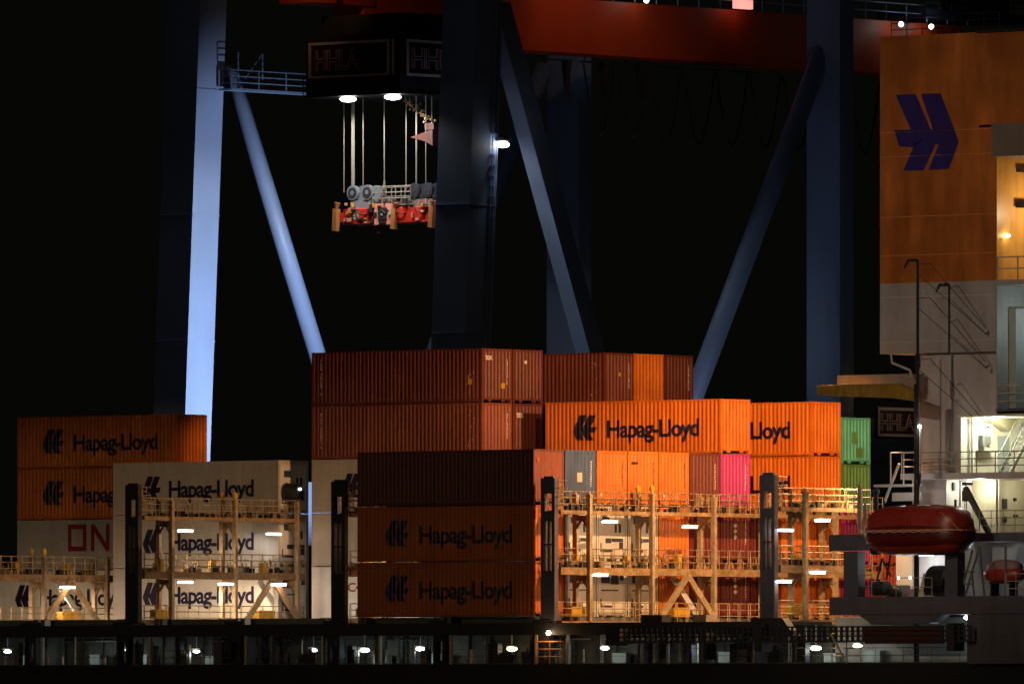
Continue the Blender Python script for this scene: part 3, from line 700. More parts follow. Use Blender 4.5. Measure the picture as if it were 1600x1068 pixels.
for px, py, v_, kk in ((1445, 868, 3.5, 55), (1404, 902, 3, 14), (1422, 902, 3, 14), (1565, 880, 4, 40), (1512, 964, 1.2, 30)):
    uu = U(px, v_); z_ = Z(py, uu, v_); g = MB()
    if kk > 50: g.box(uu-.5, uu+.5, v_-.1, v_+.1, z_, z_+.1)
    elif px == 1512: g.ball((uu, v_, z_), .2, 6, .6)
    else: g.ball((uu, v_, z_), .07, 6)
    if px != 1565: sp(g, 'station_lamp', LAMPG)
    light('station_light', 'POINT', W(uu, v_-.25, z_-.3), kk, COOL, size=.2)
# boat deck equipment
b = MB(); uu = U(1473, 1.2); b.tube((uu-.55, 1.2, zg1+.75), (uu+.55, 1.2, zg1+.75), .82, 18); b.box(uu-.75, uu+.75, .6, 1.8, zg1, zg1+.5); b.tube((uu+.55, 1.2, zg1+.75), (uu+.7, 1.2, zg1+.75), .3, 12); sp(b, 'winch', BLACK)
b = MB(); uu = U(1452, .6); b.tube((uu, .8, zg1), (uu, .8, zg1+.05), .4, 8); b.tube((uu-.5, .8, zg1), (uu-.5, .8, zg1+1.2), .32, 8, .03); sp(b, 'cone_cover', CREAM)
b = MB()
for px0, py0, px1, py1 in ((1365, 930, 1378, 872), (1378, 872, 1392, 900), (1360, 928, 1375, 905), (1392, 862, 1385, 905)): b.tube((U(px0, .8), .8, Z(py0, 22, .8)), (U(px1, .8), .8, Z(py1, 22, .8)), .06, 6)
uu = U(1376, .8); b.tube((uu-.4, .8, zg1+.45), (uu+.4, .8, zg1+.45), .38, 12); b.ball((uu+.9, .8, zg1+.25), .28, 6); sp(b, 'hoist_gear', HOODM)
b = MB(); uu = U(1396, 1.4); b.box(uu-.4, uu+.7, 1.2, 1.9, zg1, zg1+.6); uu = U(1432, 1.4); b.box(uu-.3, uu+.8, 1.2, 1.9, zg1, zg1+.4); sp(b, 'deck_box', paint('pinkish locker', (.55, .42, .44), .5, .2))
fr = MB()
for pp in (((1490, 930), (1497, 893)), ((1497, 893), (1522, 893)), ((1488, 912), (1520, 912)), ((1500, 930), (1520, 858)), ((1508, 930), (1530, 855)), ((1530, 855), (1538, 930)), ((1527, 853), (1571, 853)), ((1571, 853), (1571, 930)), ((1518, 893), (1522, 930))):
    (p0x, p0y), (p1x, p1y) = pp; fr.bar((U(p0x, .3), .3, Z(p0y, 28, .3)), (U(p1x, .3), .3, Z(p1y, 28, .3)), .08, .08)
sp(fr, 'davit_frame', paint('grey frame', (.2, .22, .22), .5, .2))
for pa, pb, hh, st in ((1400, 1456, .95, 1.1), (1572, 1680, 1.1, .6), (1346, 1362, 1.1, .5)):
    r = MB(); r.rail((U(pa, .1), .1, zg1), (U(pb, .1), .1, zg1), h=hh, step=st, r=.022, rails=3 if pa == 1572 else 2); sp(r, 'platform_railing', RAILM)

# flood mast with hooked head and its stays
mu = um; mz0, mz1 = Z(738, um, 1), Z(407, um, 1)
b = MB(); b.tube((mu, 1, mz0-3.2), (mu, 1, mz1), .085, 8, .075); b.tube((mu+.02, 1, mz1), (mu-.65, 1, mz1+.03), .07, 8); b.tube((mu-.6, 1, mz1+.03), (mu-.86, 1, mz1-.35), .08, 8, .05); b.box(mu-.3, mu-.1, .9, 1.1, mz1+.05, mz1+.1)
b.tube((mu, 1, Z(575, mu, 1)), (mu, 1, Z(553, mu, 1)), .14, 8)
mast = sp(b, 'flood_mast', HOODM)
b = MB()
for py in (412, 465, 560):
    z0 = Z(py, mu, 1); b.tube((mu, 1, z0), (mu+.5, 1.4, z0-.02), .018, 5); b.tube((mu+.5, 1.4, z0-.02), (mu+2.2, VF-.3, z0-3.2), .02, 5); b.tube((mu, 1, z0-.5), (mu+2.2, VF-.3, z0-3.5), .018, 5)
    b.tube((mu+2.2, VF-.3, z0-3.5), (mu+2.2, VF, z0-3.4), .04, 6)
sp(b, 'stay', HOODM, mast)
uu = U(1437, .9); g = MB(); g.ball((uu, .9, Z(666, uu, .9)), .1, 5); sp(g, 'mast_lamp', LAMPG, mast); light('mast_lamp_light', 'POINT', W(uu, .6, Z(670, uu, .9)), 9, NEUT, size=.1)
b = MB(); b.tube((mu+.12, 1.05, Z(735, mu, 1)), (mu+.12, 1.05, Z(668, mu, 1)), .06, 6); sp(b, 'cable_duct', WHITEC, mast)
b = MB(); uu = U(1436, 1); b.tube((uu+.1, .9, Z(762, uu, 1)), (uu, .9, Z(742, uu, 1)), .02, 8, .2); b.tube((uu, .9, Z(742, uu, 1)), (uu-.05, .9, Z(737, uu, 1)), .2, 8); sp(b, 'loudhailer', HOODM, mast)
# stowed provision crane: yellow jib and grey machinery box
vj = 2.0; j0, j1 = U(1276, vj), U(1432, vj)
b = MB(); b.prism([(j0, Z(617, j0, vj)), (j0, Z(602, j0, vj)), (j0+2.2, Z(601, j0, vj)), (j0+5.2, Z(602, j0, vj)), (j1, Z(612, j1, vj)), (j1, Z(627, j1, vj)), (j0+5, Z(624, j0, vj)), (j0+1, Z(619, j0, vj))], vj, vj+.5); jib = sp(b, 'crane_jib', paint('jib yellow', (.55, .32, .05), .5, .5, 1.0), bevel=.02)
b = MB(); j2 = U(1308, 3.4); b.box(j2, U(1434, 3.4), 3.4, 3.9, Z(615, j2, 3), Z(586, j2, 3)); sp(b, 'jib_box', paint('jib box grey', (.42, .36, .30), .5, .3), jib)
b = MB(); b.path([(U(1392, 3), 3, Z(553, 19, 3)), (U(1394, 3), 3, Z(568, 19, 3)), (U(1422, 3), 3, Z(580, 19, 3)), (U(1424, 3), 3, Z(590, 19, 3))], .06, 6); sp(b, 'drain_pipe', WHITEC)
b = MB(); b.tube((U(1432, 1.2), 1.2, ZH), (U(1432, 1.2), 1.2, Z(602, 20, 1)), .14, 8); sp(b, 'crane_pedestal', HOODM, jib)
# small crane arm behind lifeboat
b = MB(); b.bar((U(1508, 2.5), 2.5, Z(760, 29, 2.5)), (U(1545, 2.5), 2.5, Z(832, 29, 2.5)), .22, .26, (0, 1, 0)); b.box(U(1505, 2.5), U(1518, 2.5), 2.4, 2.6, Z(757, 29, 2.5), Z(752, 29, 2.5)); b.tube((U(1508, 2.5), 2.5, Z(782, 29, 2.5)), (U(1508, 2.5), 2.5, Z(765, 29, 2.5)), .17, 8); b.tube((U(1507, 2.5), 2.5, Z(830, 29, 2.5)), (U(1507, 2.5), 2.5, Z(782, 29, 2.5)), .02, 4)
sp(b, 'davit_arm', BULKM)
# rails, platform and clutter left of the casing
b = MB(); vq = 3.0; zq = Z(757, 19, vq); b.rail((U(1392, vq), vq, zq), (U(1432, vq), vq, zq), h=1.6, step=.85, r=.04, rails=1); b.box(U(1365, vq), U(1432, vq), vq, vq+.8, zq-.12, zq); b.rail((U(1322, vq), vq, Z(800, 17, vq)), (U(1360, vq), vq, Z(800, 17, vq)), h=1.1, step=.6, r=.03, rails=3)
b.box(U(1388, vq), U(1432, vq), vq+.3, vq+.5, Z(783, 19, vq), Z(770, 19, vq)); b.bar((U(1405, vq), vq, Z(725, 19, vq)), (U(1382, vq), vq, Z(785, 19, vq)), .1, .1); sp(b, 'side_platform', WHITEC)
light('platform_light', 'POINT', W(U(1410, 2), 2.0, Z(765, 19, 2)), 16, COOL, size=.2)
for px, zy in ((1343, 765), (1352, 795)):
    b = MB(); uu = U(px, .6); b.tube((uu, .6, zg1+3), (uu, .6, Z(zy, uu, .6)), .12, 8); b.tube((uu, .6, Z(zy, uu, .6)), (uu, .6, Z(zy, uu, .6)+.35), .12, 8, .04); sp(b, 'vent_post', STEEL)
b = MB(); uu = U(1369, .5); b.tube((uu, .5, Z(835, uu, .5)), (uu, .5, Z(762, uu, .5)), .12, 8); b.ball((uu, .5, Z(768, uu, .5)), .2, 6); sp(b, 'signal_post', HOODM)

# boats and gangway
def loft(secs, mat, name, parent, n=28, smooth=True):
    m = MB(); rings = []
    for (x, ry, zc, rz, ex) in secs:
        ring = []
        for i in range(n):
            t = 2*PI*i/n; c, s__ = math.cos(t), math.sin(t)
            ring.append((x, math.copysign(abs(c)**ex, c)*ry, zc+math.copysign(abs(s__)**ex, s__)*rz))
        rings.append(ring)
    vs = [p for r_ in rings for p in r_]; fs = []
    for k in range(len(rings)-1):
        for i in range(n): fs.append((k*n+i, k*n+(i+1) % n, (k+1)*n+(i+1) % n, (k+1)*n+i))
    fs += [tuple(range(n)), tuple(range((len(rings)-1)*n, len(rings)*n))]
    m.add(vs, fs); return m.build(name, mat, parent, smooth=smooth)
lb_u, lb_v = U(1437, -.3), -.3; lb_z = Z(829, lb_u, lb_v)
lb = thing('lifeboat', 'glossy red enclosed lifeboat hanging over the dark boat platform', 'lifeboat', lb_u, lb_v, lb_z)
lb.scale = (.96, .96, .97)
xs = [-3.3+.33*i for i in range(21)]
def hullw(x, a=3.4, e=2.6): return max(0.02, (1-abs(x/a)**e))**(1/2.2)
loft([(x, 1.24*hullw(x, 3.4, 4), .03, 1.30*hullw(x, 3.38, 6.5 if x > 0 else 4.5), .68) for x in xs], BOATRED, 'canopy', lb)
loft([(x, 1.32*hullw(x, 3.5, 3.4), -.2, .86*hullw(x, 3.5, 5.0), .72) for x in [i*1.02 for i in xs]], BOATDK, 'hull', lb)
g = MB()
for i in range(20):
    xa, xb = xs[i]*1.03, xs[i+1]*1.03
    for sg in (-1, 1): g.bar((xa, sg*(1.36*hullw(xa, 3.55, 3.6)), 0.02), (xb, sg*(1.36*hullw(xb, 3.55, 3.6)), 0.02), .08, .09)
g.bar((xs[-1]*1.03, -.4, .02), (xs[-1]*1.03, .4, .02), .08, .09); sp(g, 'gunwale', paint('pale red gunwale', (.7, .25, .18), .4, .2), lb)
g = MB()
for x in (-1.55, .15, .35): 
    w_ = hullw(x); pts = [(x, 1.235*w_*math.copysign(abs(math.cos(t))**.75, math.cos(t)), .05+1.295*w_*abs(math.sin(t))**.75) for t in [PI+PI*j/14 for j in range(15)]]; pts = [(a_, b_, c_) for a_, b_, c_ in pts]; g.path(pts, .025, 5)
g.path([(-1.3, -.62, 1.18), (.1, -.62, 1.18)], .02, 5); sp(g, 'canopy_seam', BOATDK, lb)
g = MB(); g.tube((-3.0, -.2, -.95), (-2.6, -.2, -.95), .26, 14); g.tube((-3.05, -.2, -.95), (-3.0, -.2, -.95), .2, 14, .1); g.bar((-2.9, 0, -.9), (2.4, 0, -.9), .3, .3); sp(g, 'keel_roller', HOODM, lb)
g = MB(); g.box(-.6, .1, -.42, .3, 1.28, 1.37); g.box(.9, 1.35, -.35, .1, 1.27, 1.36); g.build('hatch', BOATDK, lb, bevel=.02)
g = MB()
for k_ in range(9): g.path([(-2.9+.66*(k_+t/6), -1.42+.0*t, -.02-.07*math.sin(PI*t/6)) for t in range(7)], .018, 4)
g.build('lifeline', WHITEL, lb)
g = MB(); g.tube((-2.4, 0, 1.1), (-2.4, 0, 1.6), .07, 6); g.tube((2.4, 0, 1.1), (2.4, 0, 1.6), .07, 6); g.build('lifting_hook', HOODM, lb)
g = MB(); g.path([(2.2, -1.0, .95), (2.9, -.95, .45), (3.3, -.7, -.05)], .025, 5); sp(g, 'grab_line', YEL, lb)
rb = thing('rescue_boat', 'small pinkish covered rescue boat on a stand behind the davit frame', 'boat', U(1570, 2.0), 2.0, Z(897, 30, 2))
loft([(x, .5*hullw(x, 1.3), 0, .42*hullw(x, 1.3), .8) for x in [-1.2+.2*i for i in range(13)]], BOATRED, 'hull', rb)
loft([(x, .42*hullw(x, 1.1), .35, .4*hullw(x, 1.1), .9) for x in [-1.0+.2*i for i in range(11)]], paint('pink cover', (.45, .25, .24), .6, .2), 'cover', rb)
g = MB(); g.box(-.7, -.6, -.3, .3, -1.15, -.3); g.box(.5, .6, -.3, .3, -1.15, -.3); g.box(-.8, .7, -.3, .3, -.45, -.38); sp(g, 'cradle', HOODM, rb)

gw = thing('gangway', 'long dark latticed gangway stowed flat along the ship side', 'gangway', U(965, -1.0), -1.0, Z(1003, 5, -1))
Lg = U(1515, -1)-U(965, -1)
m = MB()
for z_ in (0.02, .27, .52, .74): m.box(0, Lg, 0, .06, z_-.035, z_+.035); m.box(0, Lg, .7, .76, z_-.03, z_+.03)
m.build('side_rail', HOODM, gw)
m = MB(); x = 0
while x < Lg: m.box(x, x+.13, .01, .05, 0, .78); m.box(x+.1, x+.14, .71, .75, 0, .78); x += .36
m.build('stanchion', HOODM, gw)
m = MB(); m.box(0, Lg, .08, .68, -.06, -.02); m.build('tread', DARKST, gw)
m = MB(); m.box(-.75, 0, -.02, .8, -.15, .75); m.build('end_frame', HOODM, gw)
m = MB(); m.box(U(1100,-1)-U(965,-1), U(1100,-1)-U(965,-1)+.15, -.05, .8, -.9, .5); m.build('support_post', HOODM, gw)
for px in (1180, 1480): x = U(px, -1)-U(965, -1); m = MB(); m.box(x, x+.5, -.05, .75, -.5, .9); m.build('hanger_frame', HOODM, gw)
for px, wd_ in ((1200, .9), (1450, .0)):
    if wd_: b = MB(); uu = U(px, -.4); b.prism([(uu-1.1, 4.3), (uu+1.0, 4.3), (uu+1.8, 3.4), (uu-.9, 3.4)], -.5, .02); sp(b, 'bracket', HOODM)
b = MB(); b.rail((U(1300, .3), .3, ZH), (U(1345, .3), .3, ZH), h=1.5, step=.8, r=.03, rails=4); b.tube((U(1298, -1.2), -1.2, Z(990, 18, 0)), (U(1318, -1.2), -1.2, Z(1027, 18, 0)), .06, 6); sp(b, 'boarding_rail', RAILM)
b = MB(); u_ = U(1090, .6); b.box(u_, u_+.9, .2, 1.0, 4.14, 4.5); b.prism([(U(1048, .3), 4.1), (U(1078, .3), 4.1), (U(1060, .3), 3.5)], .2, .4); b.box(U(1060, .3), U(1072, .3), .2, .6, 3.7, 4.1); sp(b, 'deck_fitting', STEEL)
b = MB(); u_ = U(1022, .6); b.box(u_-.5, u_+.9, .15, .9, 3.75, 4.5); sp(b, 'winch_box', HOODM)
for px in (1045, 1062, 1090, 1180, 1205, 1232, 1260): 
    b = MB(); uu = U(px, 1.5); b.box(uu-.05, uu+.07, 1.4, 1.5, ZH, 3.9); sp(b, 'stanchion', RAILM)

# ------------------------------------------------------------------ gantry crane on the quay
CU1, CU2, CV1, CV2 = U(288, 55), U(721, 55), 55.0, 90.0
crane = thing('gantry_crane', 'blue ship to shore gantry crane with a dim red girder', 'crane', (CU1+CU2)/2, 72, -6)
cu, cv = (CU1+CU2)/2, 72.0
def cp(mb, name, mat, parent=None, **k):
    mb.v = [(x-cu, y-cv, z+6) for x, y, z in mb.v]; return mb.build(name, mat, parent or crane, **k)
def legbox(u, v, z0, z1, wu, wv, dv):   # leaning box leg
    m = MB(); vs = []
    for z_, o in ((z0, 0), (z1, dv)):
        vs += [(u-wu/2, v-wv/2+o, z_), (u+wu/2, v-wv/2+o, z_), (u+wu/2, v+wv/2+o, z_), (u-wu/2, v+wv/2+o, z_)]
    m.add(vs, [(0,3,2,1),(4,5,6,7),(0,1,5,4),(1,2,6,5),(2,3,7,6),(3,0,4,7)]); return m
yl = 46.0
# lower ends: where each leg stands at z = 17 (behind the stacks)
lean = 2.8
cp(legbox(CU1-1.3, CV1, -6, yl, 2.6, 2.35, lean), 'leg', CRBLUE); cp(legbox(CU2-1.3, CV1, -6, yl, 2.6, 2.35, lean), 'leg', CRBLUE)
uL3, uL4 = U(914, CV2), U(1323, CV2)
cp(legbox(uL3-1.3, CV2, -6, yl, 2.6, 1.2, 0), 'leg', CRBLUE); cp(legbox(uL4-1.3, CV2, -6, yl, 2.6, 1.3, 0), 'leg', CRBLUE)
def frame_pt(px, py, u_): v_ = V(px, u_); return (u_, v_, Z(py, u_, v_))
uF1, uF2 = CU1-1.3, CU2-1.3
for k_, (p, q_, uf, r_) in enumerate((((357, 100), (507, 590), uF1, .52), ((850, 105), (640, 650), uF1, .55), ((776, 10), (940, 615), uF2, .72), ((1312, 10), (1056, 693), uF2, .60))):
    m = MB()
    if k_ == 2: m.bar(frame_pt(*p, uf), frame_pt(*q_, uf), 1.3, 1.1, (1, 0, 0))
    else: m.tube(frame_pt(*p, uf), frame_pt(*q_, uf), r_, 20)
    cp(m, 'brace', CRBLUE, smooth=(k_ != 2))
for uu, vv, wv, ln in ((CU1-1.3, CV1, 2.35, lean), (CU2-1.3, CV1, 2.35, lean)):
    for z_ in (14, 21.5, 29, 36.5):
        o_ = (z_+6)/(yl+6)*ln; m = MB(); m.box(uu-1.33, uu+1.33, vv-wv/2+o_-.03, vv+wv/2+o_+.03, z_, z_+.09); cp(m, 'flange', CRBLUE)
    m = MB(); x_ = uu+1.32
    for z_ in range(60):
        zz_ = 8+z_*.6; o_ = (zz_+6)/(yl+6)*ln; m.box(x_, x_+.12, vv+.55+o_, vv+.95+o_, zz_, zz_+.04)
    for dy in (.55, .95):
        m.bar((x_+.1, vv+dy+(14)/(yl+6)*ln, 8), (x_+.1, vv+dy+(50)/(yl+6)*ln, 44), .05, .05, (1, 0, 0))
    if uu > CU1: cp(m, 'leg_ladder', CRBLUE)
DKBLUE = paint('dark blue beam paint', (.035, .05, .11), .6, .2)
m = MB(); m.box(uF1-1, uF1+1, CV1, CV2, 9.5, 13.3); cp(m, 'portal_beam', CRBLUE)
m = MB(); vE = V(1480, uF2+1); m.box(uF2-1, uF2+1, CV1+1.2, vE, Z(722, uF2, CV2), Z(654, uF2, CV2)); cp(m, 'portal_beam', DKBLUE)
for v_ in (CV1, CV2):
    m = MB(); m.box(uF1, uF2, v_-.8, v_+.8, -4.5, -2.5); cp(m, 'sill_beam', CRBLUE)
    m = MB()
    for u_ in (uF1, uF2):
        for k_ in (-3, -1.5, 0, 1.5, 3): m.tube((u_+k_, v_-.3, -5.4), (u_+k_, v_+.3, -5.4), .45, 14)
        m.box(u_-4, u_+4, v_-.5, v_+.5, -5, -4.5)
    cp(m, 'bogie', HOODM)
# girder along the crossing direction, red
ug = (uF1+uF2)/2
vg0, vg1 = V(462, ug), V(1480, ug); zg = 39.2
m = MB(); m.box(ug-1.2, ug+1.2, V(545, ug), vg1, zg+.35, zg+3.3); m.box(ug-1.25, ug+1.25, V(545, ug), vg1, zg, zg+.35); gird = cp(m, 'girder', CRRED)
m = MB(); vh = V(640, ug); m.prism([(ug-1.3, zg+2.0), (ug+1.3, zg+2.0), (ug+1.3, zg+4.5), (ug-1.3, zg+4.5)], vg0, V(560, ug)); m.box(ug+1.3, ug+1.5, vg0+2, vg0+2.4, zg+2.2, zg+4.4); cp(m, 'boom_hinge', CRRED)
m = MB(); m.box(uF1, uF2, CV1+lean-1, CV1+lean+1, yl-2, yl); m.box(uF1, uF2, CV2-1, CV2+1, yl-2, yl); cp(m, 'top_beam', CRBLUE)
m = MB()
for k_ in range(6):
    v_ = V(830+k_*58, ug); m.box(ug+.9, ug+1.5, v_, v_+2.2, zg-.5, zg-.42); m.tube((ug+1.2, v_, zg-.5), (ug+1.2, v_+.3, zg), .05, 5)
    if k_ < 3: m.prism([(ug+1.0, zg-.5), (ug+1.5, zg-.5), (ug+1.3, zg-2.6)], v_+1.6, v_+2.0)
cp(m, 'cable_tray', HOODM)
fl = MB(); rd = random.Random(3)
for k_ in range(9):   # hanging festoon loops under the girder
    va = V(880+k_*52, ug); pts = [(ug+1.6, va+3*t/8, zg-.6-4.5*math.sin(PI*t/8)) for t in range(9)]; fl.path(pts, .07, 5)
cp(fl, 'festoon_cable', BLACK)
m = MB(); m.rail((ug+1.6, CV1+4, zg+3.3), (ug+1.6, vg1, zg+3.3), h=1.1, step=2, r=.04, rails=2); cp(m, 'girder_railing', CRBLUE)
# machinery house and lamps up on the girder at the right
m = MB(); v_ = V(1440, ug); m.box(ug-2, ug+2, v_-2, v_+8, zg+3.6, zg+4.2); m.box(ug-1.5, ug+1.5, v_+4.5, v_+7, zg+4.2, zg+7); m.rail((ug+2, v_-2, zg+4.2), (ug+2, v_+8, zg+4.2), h=1.1, step=1.2, r=.04); m.bar((ug+1, v_-1.5, zg+7.5), (ug+1, v_+1.5, zg+4.4), .5, .4); cp(m, 'service_platform', DKBLUE)
for px, py, kk in ((1408, 38, 8), (1455, 42, 8), (1010, 1, 1.5), (1160, 9, 1.5)):
    v_ = V(px, ug+2.2); z_ = Z(py, ug+2.2, v_); g = MB()
    if px == 1160: g.box(ug+2, ug+2.3, v_-.7, v_+.9, z_-.2, z_+.35)
    else: g.ball((ug+2.2, v_, z_), .16, 6)
    cp(g, 'girder_lamp', glow('pink window', (1, .35, .3), 1.2) if px == 1160 else LAMPG)
    light('girder_lamp_and_fill', 'POINT', W(ug+3.0, v_, z_-.3), kk, NEUT, size=.2)
light('girder_lamp_and_fill', 'SPOT', W(ug+9, V(860, ug), zg+9), 750, SODIUM, W(ug, V(900, ug), zg+1.5), .3, 100, .9)  # unseen sodium spot added to brighten the girder
light('girder_lamp_and_fill', 'SPOT', W(ug+5, vg0-4, zg+6), 500, SODIUM, W(ug, vg0+3, zg+3), .3, 70, .9)  # another added spot, for the left end of the girder
# lamp on the leg
ul = uF2+1.6; vl = V(785, ul); zl = Z(226, ul, vl)
g = MB(); g.ball((ul, vl, zl), .42, 8, .45); fix = cp(g, 'leg_lamp', LAMPW if 0 else glow('leg lamp glow', (1, .93, .8), 14), smooth=True)
g = MB(); g.box(ul-.35, ul+.35, vl-.3, vl+.3, zl+.22, zl+.4); g.bar((ul, vl, zl+.4), (ul-1.2, vl-1.0, zl+2.0), .1, .1); cp(g, 'lamp_bracket', HOODM)
light('leg_lamp_light', 'SPOT', W(ul+.4, vl, zl-.6), 90, NEUT, W(ul+2, vl+4, zl-20), .3, 100, .6)
# access platform between the left leg and the trolley
m = MB(); y_ = zg-4.3; va, vb = V(352, uF1+2), V(480, uF1+2); uq = uF1+2
z0 = Z(138, uq, va); m.box(uq-.5, uq+.5, va, vb, z0-.12, z0); m.rail((uq+.5, va, z0), (uq+.5, vb, z0), h=1.1, step=2.2, r=.04, rails=3); m.rail((uq-.5, va, z0), (uq-.5, vb, z0), h=1.1, step=2.2, r=.04, rails=3)
for px in (372, 410): v_ = V(px, uq); m.tube((uq, v_, z0), (uq, v_, z0+2.2), .06, 5)
m.tube((uq, V(372, uq), z0), (uq, V(410, uq), z0+2.2), .05, 5); cp(m, 'access_platform', CRBLUE)

# sign on the far portal beam
def sign(parent, x0, x1, z0, z1, xf, face='v', full=True, tx=(0.1, .9)):
    """board in local x,z at y=xf (face v) or in y,z at x=xf (face u)"""
    W_, H_ = x1-x0, z1-z0
    def put(o, bm_or_mb):
        return o
    fr_ = MB(); t_ = .16
    for a, b_, c, d_ in ((x0, x1, z0, z0+t_), (x0, x1, z1-t_, z1), (x0, x0+t_, z0+t_, z1-t_), (x1-t_, x1, z0+t_, z1-t_)):
        fr_.box(a, b_, -.10, -.02, c, d_)
    bd_ = MB(); bd_.box(x0, x1, -.02, .1, z0, z1)
    objs = [(fr_, 'sign_frame', paint('sign frame', (.55, .50, .48), .5, .2)), (bd_, 'sign_board', paint('sign board', (.05, .018, .02), .6, .2))]
    def xf_(p): return (p[0], xf+p[1], p[2]) if face == 'v' else (xf-p[1], p[0], p[2])
    for mb, nm, mt in objs:
        mb.v = [xf_(p) for p in mb.v]; mb.build(nm, mt, parent)
    for bold, off, mt in ((.035, -.03, paint('sign outline', (.7, .5, .5), .5, .1)), (-.012, -.045, MATS['sign board'])):
        bm = text_bm('HHLA', bold)
        ax0, ax1 = x0+W_*tx[0], x0+W_*tx[1]
        d_ = (bold+.012)*1.0
        fit(bm, ax0-d_, ax1+d_, z0+H_*.24-d_, z0+H_*.76+d_)
        for v_ in bm.verts: v_.co = xf_((v_.co.x, off, v_.co.z))
        me = bpy.data.meshes.new('lettering'); bm.to_mesh(me); bm.free(); me.materials.append(mt); link('lettering', me, parent)
# far sign faces along the beam (seen on its right-hand face)
ub = uF2+1.0
sg = bpy.data.objects.new('beam_sign', MB().mesh('beam_sign', DKBLUE)); bpy.data.objects.remove(sg)
va, vb = V(1369, ub), V(1450, ub)
holder = MB(); holder.box(ub+.005, ub+.05, va-.1, vb+.1, Z(683, ub, va), Z(634, ub, va)); ho = cp(holder, 'beam_sign', MATS['sign board'])
# geometry of the lettering is expressed in the crane's frame
sign(ho, va-cv, vb-cv, Z(681, ub, va)+6, Z(636, ub, va)+6, ub+.06-cu, 'u', tx=(.07, .72))

light('beam_sign_fill', 'POINT', W(ub+3.5, (va+vb)/2, Z(620, ub, va)), 45, WARM, size=.2)  # unseen fill added in front of the sign to bring it out

# ------------------------------------------------------------------ trolley and spreader
tu1 = uF2-3.95; vt = V(625, tu1); zt0, zt1 = Z(143, tu1, vt), Z(50, tu1, vt)
tl = thing('crane_trolley', 'dark crane trolley house with white framed signs and two lamps beneath', 'trolley', tu1, vt, zt0)
Lx = 7.4; Lv = 7.0; Hh = zt1-zt0
m = MB(); m.box(-Lx, 0, 0, Lv, 0, Hh); m.box(-Lx-.15, .15, -.15, Lv, -.12, 0); m.box(-Lx+.5, -.4, .8, Lv, Hh, Hh+1.2); m.build('house', paint('trolley dark', (.028, .026, .024), .6, .2), tl)
sign(tl, -Lx+.3, -.75, .95, Hh-.4, -.03, 'v', tx=(.08, .62)); sign(tl, .5, 6.8, .95, Hh-.4, .03, 'u', tx=(.08, .8))
m = MB(); m.box(-.55, -.42, -.1, -.02, .95, Hh-.4); m.build('sign_edge', MATS['sign frame'], tl)
m = MB(); m.rail((-Lx-.1, -.12, 0), (.1, -.12, 0), h=1.0, step=1.8, r=.03, rails=2); m.build('railing', DKBLUE, tl)
for px, py in ((535, 148), (605, 141)):
    x = U(px, vt)-tu1; g = MB(); g.ball((x, .5, -.28), .5, 8, .34); g.build('trolley_lamp', glow('trolley lamp glow', (.97, 1, .93), 12), tl, smooth=True)
    light('trolley_light', 'SPOT', W(tu1+x, vt+.5, zt0-.55), K['trolley'], NEUT, W(tu1+x-1.5, vt+.6, zt0-30), .35, 162, .35)
light('unseen_leg_flood', 'SPOT', W(uF2-2.2, 57, 13), K['legs'], BLUEW, W(uF1, 60, 20.5), .3, 74, .35)  # unseen flood added behind the stacks so the left leg brightens downward
light('unseen_leg_flood', 'SPOT', W(uF2+9, 70, 9), K['legs']*.06, BLUEW, W(uF2, 78, 20), .3, 60, .8)  # weaker added flood for the right brace and leg
for px, w_ in ((541, .05), (555, .16), (571, .05), (604, .06), (638, .05), (654, .06), (669, .05)):
    pass
spz = Z(333, tu1, vt); su = U(611, vt+3)
spd = thing('container_spreader', 'red container spreader hanging on steel ropes under the crane trolley', 'spreader', su, vt+3, spz)
s_ = MB(); s_.box(-3.3, 3.8, -.55, -.2, -.45, .5); s_.box(-3.3, 3.8, .6, .95, -.45, .5); s_.box(-3.3, -2.9, -.2, .6, -.4, .45); s_.box(3.4, 3.8, -.2, .6, -.4, .45); s_.build('beam', SPRED, spd, bevel=.05)
s_ = MB(); s_.box(-.75, .55, -.65, -.56, -.5, .75); s_.box(-.75, .55, -.55, 1.0, .5, .7); s_.build('centre_frame', paint('pale red', (.85, .35, .3), .4, .2), spd)
s_ = MB(); s_.box(-.45, .25, -.68, -.655, -.2, .5); s_.box(-.4, .2, -.68, -.655, -.42, -.3); s_.build('centre_opening', HOODM, spd)
for x, h_ in ((-3.85, .9), (.75, .75), (3.7, .8)):
    s_ = MB(); s_.add([(x-.2, -.72, -.75), (x+.12, -.72, -.8), (x+.2, -.72, h_-.4), (x-.12, -.72, h_-.35), (x-.2, -.4, -.75), (x+.12, -.4, -.8), (x+.2, -.4, h_-.4), (x-.12, -.4, h_-.35)], [(0,1,2,3),(7,6,5,4),(0,4,5,1),(1,5,6,2),(2,6,7,3),(3,7,4,0)]); s_.tube((x+.03, -.55, h_-.4), (x+.1, -.55, h_), .10, 8, .2); s_.build('guide_flipper', paint('amber flipper', (.50, .22, .07), .5, .3), spd)
s_ = MB(); s_.box(-3.9, -3.3, -.3, .8, -.25, .3); s_.build('telescopic_end', SPRED, spd)
s_ = MB(); s_.box(3.8, 4.6, -.3, .8, -.25, .3); s_.build('telescopic_end', SPRED, spd)
rz = random.Random(4)
for nm, mt, n_ in (('hydraulic_fitting', HOODM, 16), ('hydraulic_fitting', RAILM, 10), ('warning_patch', YEL, 5), ('bracket', MATS['pale red'], 12)):
    for k_ in range(n_):
        x = rz.uniform(-3.2, 3.6); w = rz.uniform(.06, .3); z_ = rz.uniform(-.42, .75); s_ = MB(); s_.box(x, x+w, -.62-rz.uniform(0, .1), -.56, z_, z_+rz.uniform(.05, .3)); s_.build(nm, mt, spd)
s_ = MB()
